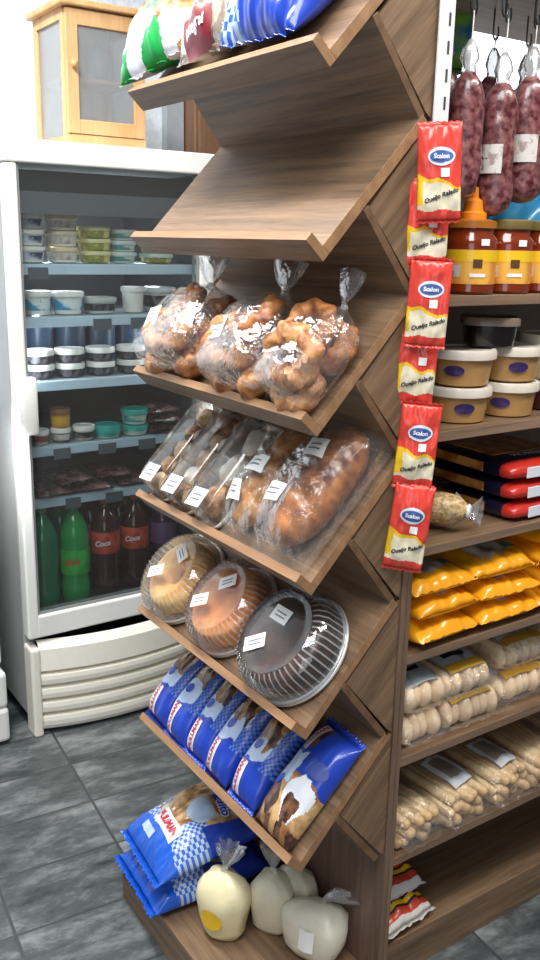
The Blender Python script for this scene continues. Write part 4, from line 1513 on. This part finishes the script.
tag(o, 'small teal and green snack packet hanging behind the sausages', 'packet')
link('string', tube_bm([(0, 0.05, 0.01), (0.0, 0.058, 0.004), (0, 0.046, 0.0)], 0.0012, 6), WHITE, o)
o = link('snack_packet', Bag(0.13, 0.17, 0.05, 33, 0.006, 0.012).bm(lambda u, v: 0 if v > -0.1 + 0.2 * u else 1, 24, 24), [mat('sky_blue_print', '2f86b5', 0.3, coat=0.4), mat('pale_snack_print', 'c9dbe2', 0.35, coat=0.3)], None, True,
         T(-0.135, 0.365, 1.545) @ R(38, 'Z') @ R(72, 'X'))
tag(o, 'blue and white packet standing behind the honey jars', 'packet')

# ================================================================== jar shelf
HONEY = mat('honey', '7a2a0c', 0.12, var=0.08, coat=0.7)
HLAB = two_tone('honey_label', 'efb24a', 'd98a35', 32, 0.45, 0.62, 0.4, 0)
NOZZ = mat('orange_nozzle', 'f08a1c', 0.4)


def honey(label, x, y, nozzle, rot):
    t = thing('honey_jar', label, 'jar', T(x, y, 1.4622) @ R(rot, 'Z'), 'honey jars on the upper level shelf')
    r = 0.046
    put('jar', cached('hj', lambda: mesh_of(lathe_bm([(r * 0.9, 0), (r, 0.005), (r, 0.086), (r * 0.97, 0.094), (r * 0.86, 0.100), (r * 0.84, 0.112)], 32), HONEY)), t)
    put('label', cached('hl', lambda: mesh_of(lathe_bm([(r + 0.0008, 0.018), (r + 0.0008, 0.076)], 32, cap=(False, False)), HLAB)), t)
    put('yellow_band', cached('hy', lambda: mesh_of(lathe_bm([(r + 0.0012, 0.056), (r + 0.0012, 0.075)], 32, cap=(False, False)), YELLOW)), t)
    if nozzle:
        put('screw_collar', cached('hc', lambda: mesh_of(lathe_bm([(r * 0.93, 0.1122), (r * 0.93, 0.124), (r * 0.7, 0.127), (0.001, 0.127)], 32), mat('amber_collar', 'a8641f', 0.4))), t)
        put('nozzle', cached('hn', lambda: mesh_of(lathe_bm([(0.024, 0.1272), (0.024, 0.137), (0.018, 0.141), (0.015, 0.158), (0.0085, 0.163), (0.007, 0.180), (0.003, 0.182)], 24), NOZZ)), t)
    else:
        put('lid', cached('hd', lambda: mesh_of(lathe_bm([(r * 0.93, 0.1122), (r * 0.95, 0.114), (r * 0.95, 0.127), (r * 0.9, 0.129), (0.001, 0.129)], 32), mat('olive_lid', '7d6a3c', 0.35))), t)
    # white price sticker, grey code block and a small dark bee shape on the label
    def curved(name, a0, a1, z0, z1, m, rr):
        g = bmesh.new()
        rows = [[g.verts.new((rr * math.cos(a0 + (a1 - a0) * i / 6), rr * math.sin(a0 + (a1 - a0) * i / 6), z)) for i in range(7)] for z in (z0, z1)]
        for i in range(6):
            g.faces.new((rows[0][i], rows[0][i + 1], rows[1][i + 1], rows[1][i]))
        return mesh_of(g, m)
    put('price_sticker', cached('hs', lambda: curved('s', 0.25, 0.60, 0.083, 0.094, PAPER, r + 0.0016)), t)
    put('code_block', cached('hk', lambda: curved('s', -0.95, -0.45, 0.030, 0.050, SLAB, r + 0.0018)), t)
    put('weight_print', cached('hw', lambda: curved('s', -0.10, 0.50, 0.030, 0.036, PAPER, r + 0.0018)), t)
    put('bee_print', cached('hb', lambda: curved('s', 0.0, 0.35, 0.046, 0.060, mat('bee_brown', '5b3a1c', 0.5), r + 0.0019)), t)
    return t


honey('honey jar with an orange squeeze nozzle beside the red packets', -0.050, 0.158, True, -38)
honey('honey jar with a flat lid, middle of the three in view', -0.050, 0.253, False, -38)
honey('honey jar with a flat lid cut by the right edge of the photo', -0.050, 0.349, False, -38)
honey('honey jar with a flat lid behind the nozzle jar', -0.150, 0.160, False, -38)
honey('honey jar with a flat lid behind the middle jar', -0.150, 0.256, False, -38)

# ---- tub shelf
DULCE = mat('caramel_tub', 'b58a55', 0.32, var=0.06, coat=0.4)
CLID = film('clear_lid', white=0.5, gloss=0.4, rough=0.2, bump=0.05, tint=(0.82, 0.80, 0.76))
OV = mat('purple_oval', '3a2a5e', 0.4)


def dulce(label, y, z, text_oval=True):
    t = tub('caramel_tub', label, 'caramel tubs on the second level shelf', T(-0.075, y, z) @ R(-38, 'Z'), 0.060, 0.067, DULCE, mat('milky_lid', 'd6cdbf', 0.35), None, 0.86, None, 0.014)
    g = bmesh.new()
    c = g.verts.new((0.0592, 0, 0.030))
    ring = []
    for i in range(18):
        q = 2 * math.pi * i / 18
        a = 0.33 * math.cos(q) + (0.12 if text_oval else -0.35)
        zz = 0.030 + 0.010 * math.sin(q)
        ring.append(g.verts.new(((0.0548 + zz * 0.14) * math.cos(a), (0.0548 + zz * 0.14) * math.sin(a), zz)))
    c.co = Vector((0.0592 * math.cos(0.12 if text_oval else -0.35), 0.0592 * math.sin(0.12 if text_oval else -0.35), 0.030))
    for i in range(18):
        g.faces.new((c, ring[i], ring[(i + 1) % 18]))
    link('oval_print', g, OV, t)
    return t


dulce('caramel tub, lower left of the four stacked', 0.180, 1.2272)
dulce('caramel tub, lower right of the four stacked', 0.313, 1.2272, False)
dulce('caramel tub, upper left of the four stacked', 0.184, 1.2952, False)
dulce('caramel tub, upper right of the four stacked', 0.316, 1.2952)
tub('fudge_tub', 'dark brown tub with clear lid on top of the caramel tubs', None, T(-0.075, 0.252, 1.3632) @ R(-38, 'Z'), 0.051, 0.055, mat('dark_fudge', '150b0c', 0.2, coat=0.5), mat('fudge_lid', '7d6d5e', 0.3), None, 0.88, (1.0, 1.0, 3.2), 0.012)
tub('fudge_tub', 'dark red tub at the right edge under the cream jar', None, T(-0.085, 0.446, 1.2272), 0.058, 0.060, mat('dark_red_fill', '43191c', 0.3, coat=0.4), mat('fudge_lid', '7d6d5e', 0.3), None, 0.88, None, 0.012)
tub('cream_jar', 'cream lidded round tub at the right edge beside the caramel tubs', None, T(-0.085, 0.446, 1.2885), 0.062, 0.09, mat('cream_fill', 'cdbb96', 0.35), mat('cream_white_lid', 'e2dac6', 0.35), None, 0.9, None, 0.016, cat='jar')

# ---- wrap packages
WNAVY = mat('dark_navy_pack', '1a1a30', 0.3, coat=0.5)
WORG = two_tone('orange_food_print', 'a8602c', 'e2a052', 30, 0.4, 0.6, 0.35, 0, 0.4)
WRED = mat('pack_red', 'c42f25', 0.3, coat=0.5)
for i in range(3):
    z = 1.0165 + i * 0.0405
    t = thing('tortilla_pack', f'dark blue and red food pack, {pos3[i]} of the stack of three', 'packet', T(-0.150, 0.405, z) @ R(2 - 2 * i, 'Z'), 'stacked dark blue and red packs')
    hx, hy, hz = 0.135, 0.115, 0.039
    bm = bmesh.new()
    nx, ny = 26, 22
    # rounded slab: superellipse section along x
    rows = []
    for a in range(nx + 1):
        x = -hx + 2 * hx * a / nx
        ex = max(0.05, 1 - abs(x / hx) ** 8) ** 0.4
        row = []
        for q in range(36):
            th = 2 * math.pi * q / 36
            c, s = math.cos(th), math.sin(th)
            row.append(bm.verts.new((x, math.copysign(abs(c) ** 0.35, c) * hy * (0.9 + 0.1 * ex), hz / 2 + math.copysign(abs(s) ** 0.6, s) * hz / 2 * ex)))
        rows.append(row)
    for a, (r0, r1) in enumerate(zip(rows, rows[1:])):
        xm = -1 + 2 * (a + 0.5) / nx
        for q in range(36):
            f = bm.faces.new((r0[q], r0[(q + 1) % 36], r1[(q + 1) % 36], r1[q]))
            f.material_index = 0 if xm < 0.74 else 1
    for fr_, rv in ((rows[0], True), (rows[-1], False)):
        f = bm.faces.new(fr_[::-1] if rv else fr_)
        f.material_index = 0 if rv else 1
    bmesh.ops.recalc_face_normals(bm, faces=bm.faces)
    link('wrapper', bm, [WNAVY, WRED, WHITEP], t, True)
    link('side_window', box_bm(-0.095, 0.060, -hy - 0.0012, -hy + 0.002, 0.010, 0.029, 0.001), WORG, t)
    link('end_panel', box_bm(hx - 0.001, hx + 0.0016, -0.070, 0.095, 0.007, 0.029, 0.001), WHITEP, t)
    if i == 2:
        link('top_window', box_bm(-0.105, 0.055, -0.085, 0.085, hz - 0.001, hz + 0.0008, 0.0004), WORG, t)
        text('MORENO', 0.026, WHITEP, t, T(0.078, 0.0, hz + 0.0015) @ R(90, 'Z'), bold=0.001)
for i in range(2):
    t = thing('tortilla_pack', f'dark pack in shade behind the grain bag, {["lower", "upper"][i]} of two', 'packet', T(-0.215, 0.205, 1.0165 + i * 0.036) @ R(8, 'Z'), 'stacked dark blue and red packs')
    bm = Bag(0.11, 0.13, 0.035, 51 + i, 0.003, 0.008).bm(None, 14, 16)
    link('wrapper', bm, [WNAVY], t, True)
    link('side_window', box_bm(-0.035, 0.035, -0.022, 0.022, 0.0335, 0.0365, 0.001), WORG, t)
# bag of grain with a tied end
t = thing('grain_bag', 'clear bag of pale grain with white tied end beside the red packets', 'bag', T(-0.125, 0.108, 1.0165) @ R(32, 'Z'))
g = capsule_bm(0.25, 0.041, 26, 0.95, 14, 0.25)
bmesh.ops.translate(g, verts=g.verts, vec=(0, 0, 0.045))
link('grain', jitter(g, 0.004, 30, 4), two_tone('pale_grain', 'a5814f', 'dec08e', 130, 0.35, 0.65, 0.5, 0.6, 0.3, 2), t, True)
link('tied_end', lathe_bm([(0.030, 0.0), (0.014, 0.022), (0.009, 0.030), (0.020, 0.042), (0.028, 0.050)], 24, cap=(False, False), rib=lambda a, z: 0.15 * math.sin(7 * a)), FILM_H, t, True, T(0.098, 0, 0.044) @ R(90, 'Y'))
link('white_tie', lathe_bm([(0.011, -0.004), (0.015, 0), (0.011, 0.004)], 18), WHITE, t, True, T(0.126, 0, 0.044) @ R(90, 'Y'))

# ---- orange bags
OGREY = two_tone('grey_snack_window', 'a9a49b', 'd2ccc2', 40, 0.4, 0.6, 0.35, 0.2, 0.5)
ODARK = mat('dark_brown_print', '3a2418', 0.35, coat=0.4)
OTEAL = mat('teal_dot_print', '1f7d96', 0.35, coat=0.4)


def orange_bag(label, y, z, w, seed, x=-0.125, rz=0, tk=0.052, tiltx=0):
    t = thing('orange_snack_bag', label, 'snack bag', T(x, y, z) @ R(-90 + rz, 'Z') @ R(180, 'Z') @ R(tiltx, 'Y'), 'orange snack bags on the fourth level shelf')
    B = Bag(w, 0.235, tk, seed, 0.009, 0.001, 3.4, 0.45)

    def f(u, v):
        k = noise.noise(Vector((u * 1.5, v * 1.5, seed)))
        if (u / 0.55) ** 2 + ((v + 0.38) / 0.36) ** 2 < 1 + 0.3 * k:
            return 1
        if v > 0.25 + 0.2 * k:
            return 2
        return 0
    link('bag', B.bm(f, 30, 36), [ORANGE, OGREY, ODARK], t, True)
    patch(0.034, 0.024, OTEAL, t, T(w * 0.34, -0.052, 0), 'teal_badge', B.top, 0.002, 6, oval=True)
    return t


k = 0
for y, w, zs, nm in ((0.125, 0.165, 3, 'leftmost pile'), (0.300, 0.175, 3, 'second pile'), (0.480, 0.175, 4, 'third pile'), (0.66, 0.175, 4, 'fourth pile')):
    for i in range(zs):
        k += 1
        ordn = {3: ['lowest', 'middle', 'topmost'], 4: ['lowest', 'second', 'third', 'topmost']}[zs][i]
        orange_bag(f'orange snack bag, {ordn} of the {nm} on its shelf', y + 0.006 * ((k * 7) % 3 - 1), 0.8065 + i * (0.046 if i < 3 else 0.045), w, 60 + k, -0.125 + 0.006 * ((k * 5) % 3), (k * 13) % 7 - 3)

# ---- packs of bread rolls
ROLL = two_tone('pale_bread_roll', 'd6a06c', 'f3d7b2', 18, 0.3, 0.62, 0.5, 0.2, 0.15)
roll_me = mesh_of(jitter(capsule_bm(0.205, 0.028, 18, 1.0, 12), 0.0016, 30, 2), ROLL)


def roll_pack_clear(label, y, z, n, seed, lab=True, yellow=True, rz=0, x=-0.12, w_each=0.026):
    t = thing('bread_roll_pack', label, 'bread pack', T(x, y, z) @ R(rz, 'Z'), 'clear packs of bread rolls')
    for i in range(n):
        put('bread_roll', roll_me, t, T(0.004 * math.sin(i * 2.3 + seed), (i - (n - 1) / 2) * w_each, 0.032) @ R(3 * math.sin(i * 1.7 + seed), 'Z') @ Matrix.Diagonal((1, 0.62, 1.08, 1)))
    w = n * w_each + 0.02
    B = Bag(w, 0.235, 0.068, seed, 0.004, 0.012, 4.5, 0.4)
    link('film', B.bm(None, 24, 30), FILM, t, True, R(90, 'Z') @ T(0, 0, 0) @ R(180, 'Z'))
    if lab:
        surf = lambda X, Y: B.top(Y, -X)
        patch(0.075, w * 0.66, PAPER_G, t, T(0.055, 0, 0), 'paper_label', surf, 0.002, 8)
        if yellow:
            patch(0.022, w * 0.66, YELLOW_D, t, T(0.082, 0, 0), 'yellow_stripe', surf, 0.003, 8)
        patch(0.014, w * 0.4, INK, t, T(0.045, 0, 0), 'dark_print', surf, 0.003, 6)
    return t


PAPER_G = mat('grey_paper_label', 'c9cdd2', 0.4, coat=0.4)
YELLOW_D = mat('mustard_stripe', 'c99a34', 0.4, coat=0.3)
zb = 0.5905
roll_pack_clear('bread roll pack, lower of the pair beside the corner board', 0.098, zb, 4, 1, False)
roll_pack_clear('bread roll pack, upper of the pair beside the corner board', 0.100, zb + 0.069, 4, 2, True, False)
roll_pack_clear('bread roll pack, lower of the second pair from the corner board', 0.240, zb, 6, 3, True)
roll_pack_clear('bread roll pack, upper of the second pair from the corner board', 0.222, zb + 0.069, 5, 4, True)
roll_pack_clear('bread roll pack with yellow label, lower of the third pair', 0.415, zb, 6, 5, True, x=-0.135)
roll_pack_clear('bread roll pack with yellow label, upper of the third pair', 0.425, zb + 0.069, 6, 6, True, x=-0.15)
roll_pack_clear('bread roll pack, lower of the fourth pair at the right', 0.60, zb, 6, 7, True)
roll_pack_clear('bread roll pack, upper of the fourth pair at the right', 0.60, zb + 0.069, 6, 8, True)

# ---- bags of long bread sticks
STICK = two_tone('bread_stick_crust', 'b48a55', 'ecd0a2', 22, 0.3, 0.62, 0.5, 0.25, 0.15)
stick_me = mesh_of(jitter(capsule_bm(0.235, 0.0115, 12, 1.0, 8), 0.0014, 30, 5), STICK)
rnd = random.Random(4)


def stick_bag(label, y, z, seed, lab=True, rz=0, n1=8, n2=7, w=0.125):
    t = thing('bread_stick_bag', label, 'bread sticks', T(-0.128, y, z) @ R(rz, 'Z'), 'clear bags of long bread sticks')
    for layer, n in ((0, n1), (1, n2), (2, n2 - 1)):
        for i in range(n):
            put('bread_stick', stick_me, t, T(rnd.uniform(-0.012, 0.012), (i - (n - 1) / 2) * (w / n1) * 0.98, 0.014 + layer * 0.0205) @ R(rnd.uniform(-5, 5), 'Z'))
    B = Bag(w + 0.024, 0.27, 0.082, seed, 0.006, 0.012, 3.4, 0.3)
    link('film', B.bm(None, 24, 30), FILM, t, True, R(90, 'Z') @ R(180, 'Z'))
    if lab:
        surf = lambda X, Y: B.top(Y, -X)
        patch(0.095, 0.062, PAPER_G, t, T(0.045, 0.008, 0) @ R(6, 'Z'), 'paper_label', surf, 0.002, 8)
        patch(0.065, 0.042, mat('brown_grey_print', '8f8276', 0.5), t, T(0.040, 0.008, 0) @ R(6, 'Z'), 'label_picture', surf, 0.003, 6)
    return t


stick_bag('bag of bread sticks beside the corner board with an orange corner print', 0.100, 0.3675, 11, False, 6)
stick_bag('bag of bread sticks with grey label, second from the corner board', 0.232, 0.3675, 12, True, 4)
stick_bag('bag of bread sticks with grey label, third from the corner board', 0.372, 0.3675, 13, True, 3)
stick_bag('bag of bread sticks without label, fourth from the corner board', 0.512, 0.3675, 14, False, -3)
stick_bag('bag of bread sticks with grey label, fifth from the corner board', 0.652, 0.3675, 15, True, 2)

# ---- red and white packets on the base deck
RW_WHITE = mat('pack_white', 'e9e2dc', 0.35, coat=0.4)
RW_RED = mat('pack_orange_red', 'd4492c', 0.32, coat=0.4)
for i in range(3):
    t = thing('flour_packet', f'red and white packet, {["lowest", "middle", "topmost"][i]} of the stack on the long deck', 'packet',
              T(-0.150 - 0.032 * i, 0.132 - 0.003 * i, 0.0985 + i * 0.054) @ R(90 + 6 - 5 * (i % 2), 'Z') @ R(180, 'Z'), 'red and white packets on the long deck')
    B = Bag(0.150, 0.185, 0.060, 70 + i, 0.009, 0.008, 2.8, 0.4)

    def f_rw(u, v):
        if v > 0.90 or v < -0.8:
            return 0
        if 0.70 < v < 0.76 or 0.56 < v < 0.60:
            return 2
        if 0.60 < v < 0.70:
            return 3
        return 1
    link('wrapper', B.bm(f_rw, 24, 40), [RW_WHITE, RW_RED, INK, YELLOW], t, True)
    if i == 2:
        patch(0.030, 0.030, mat('violet_print', '4b2a6e', 0.4), t, T(-0.035, -0.035, 0), 'violet_badge', B.top, 0.002, 6, oval=True)
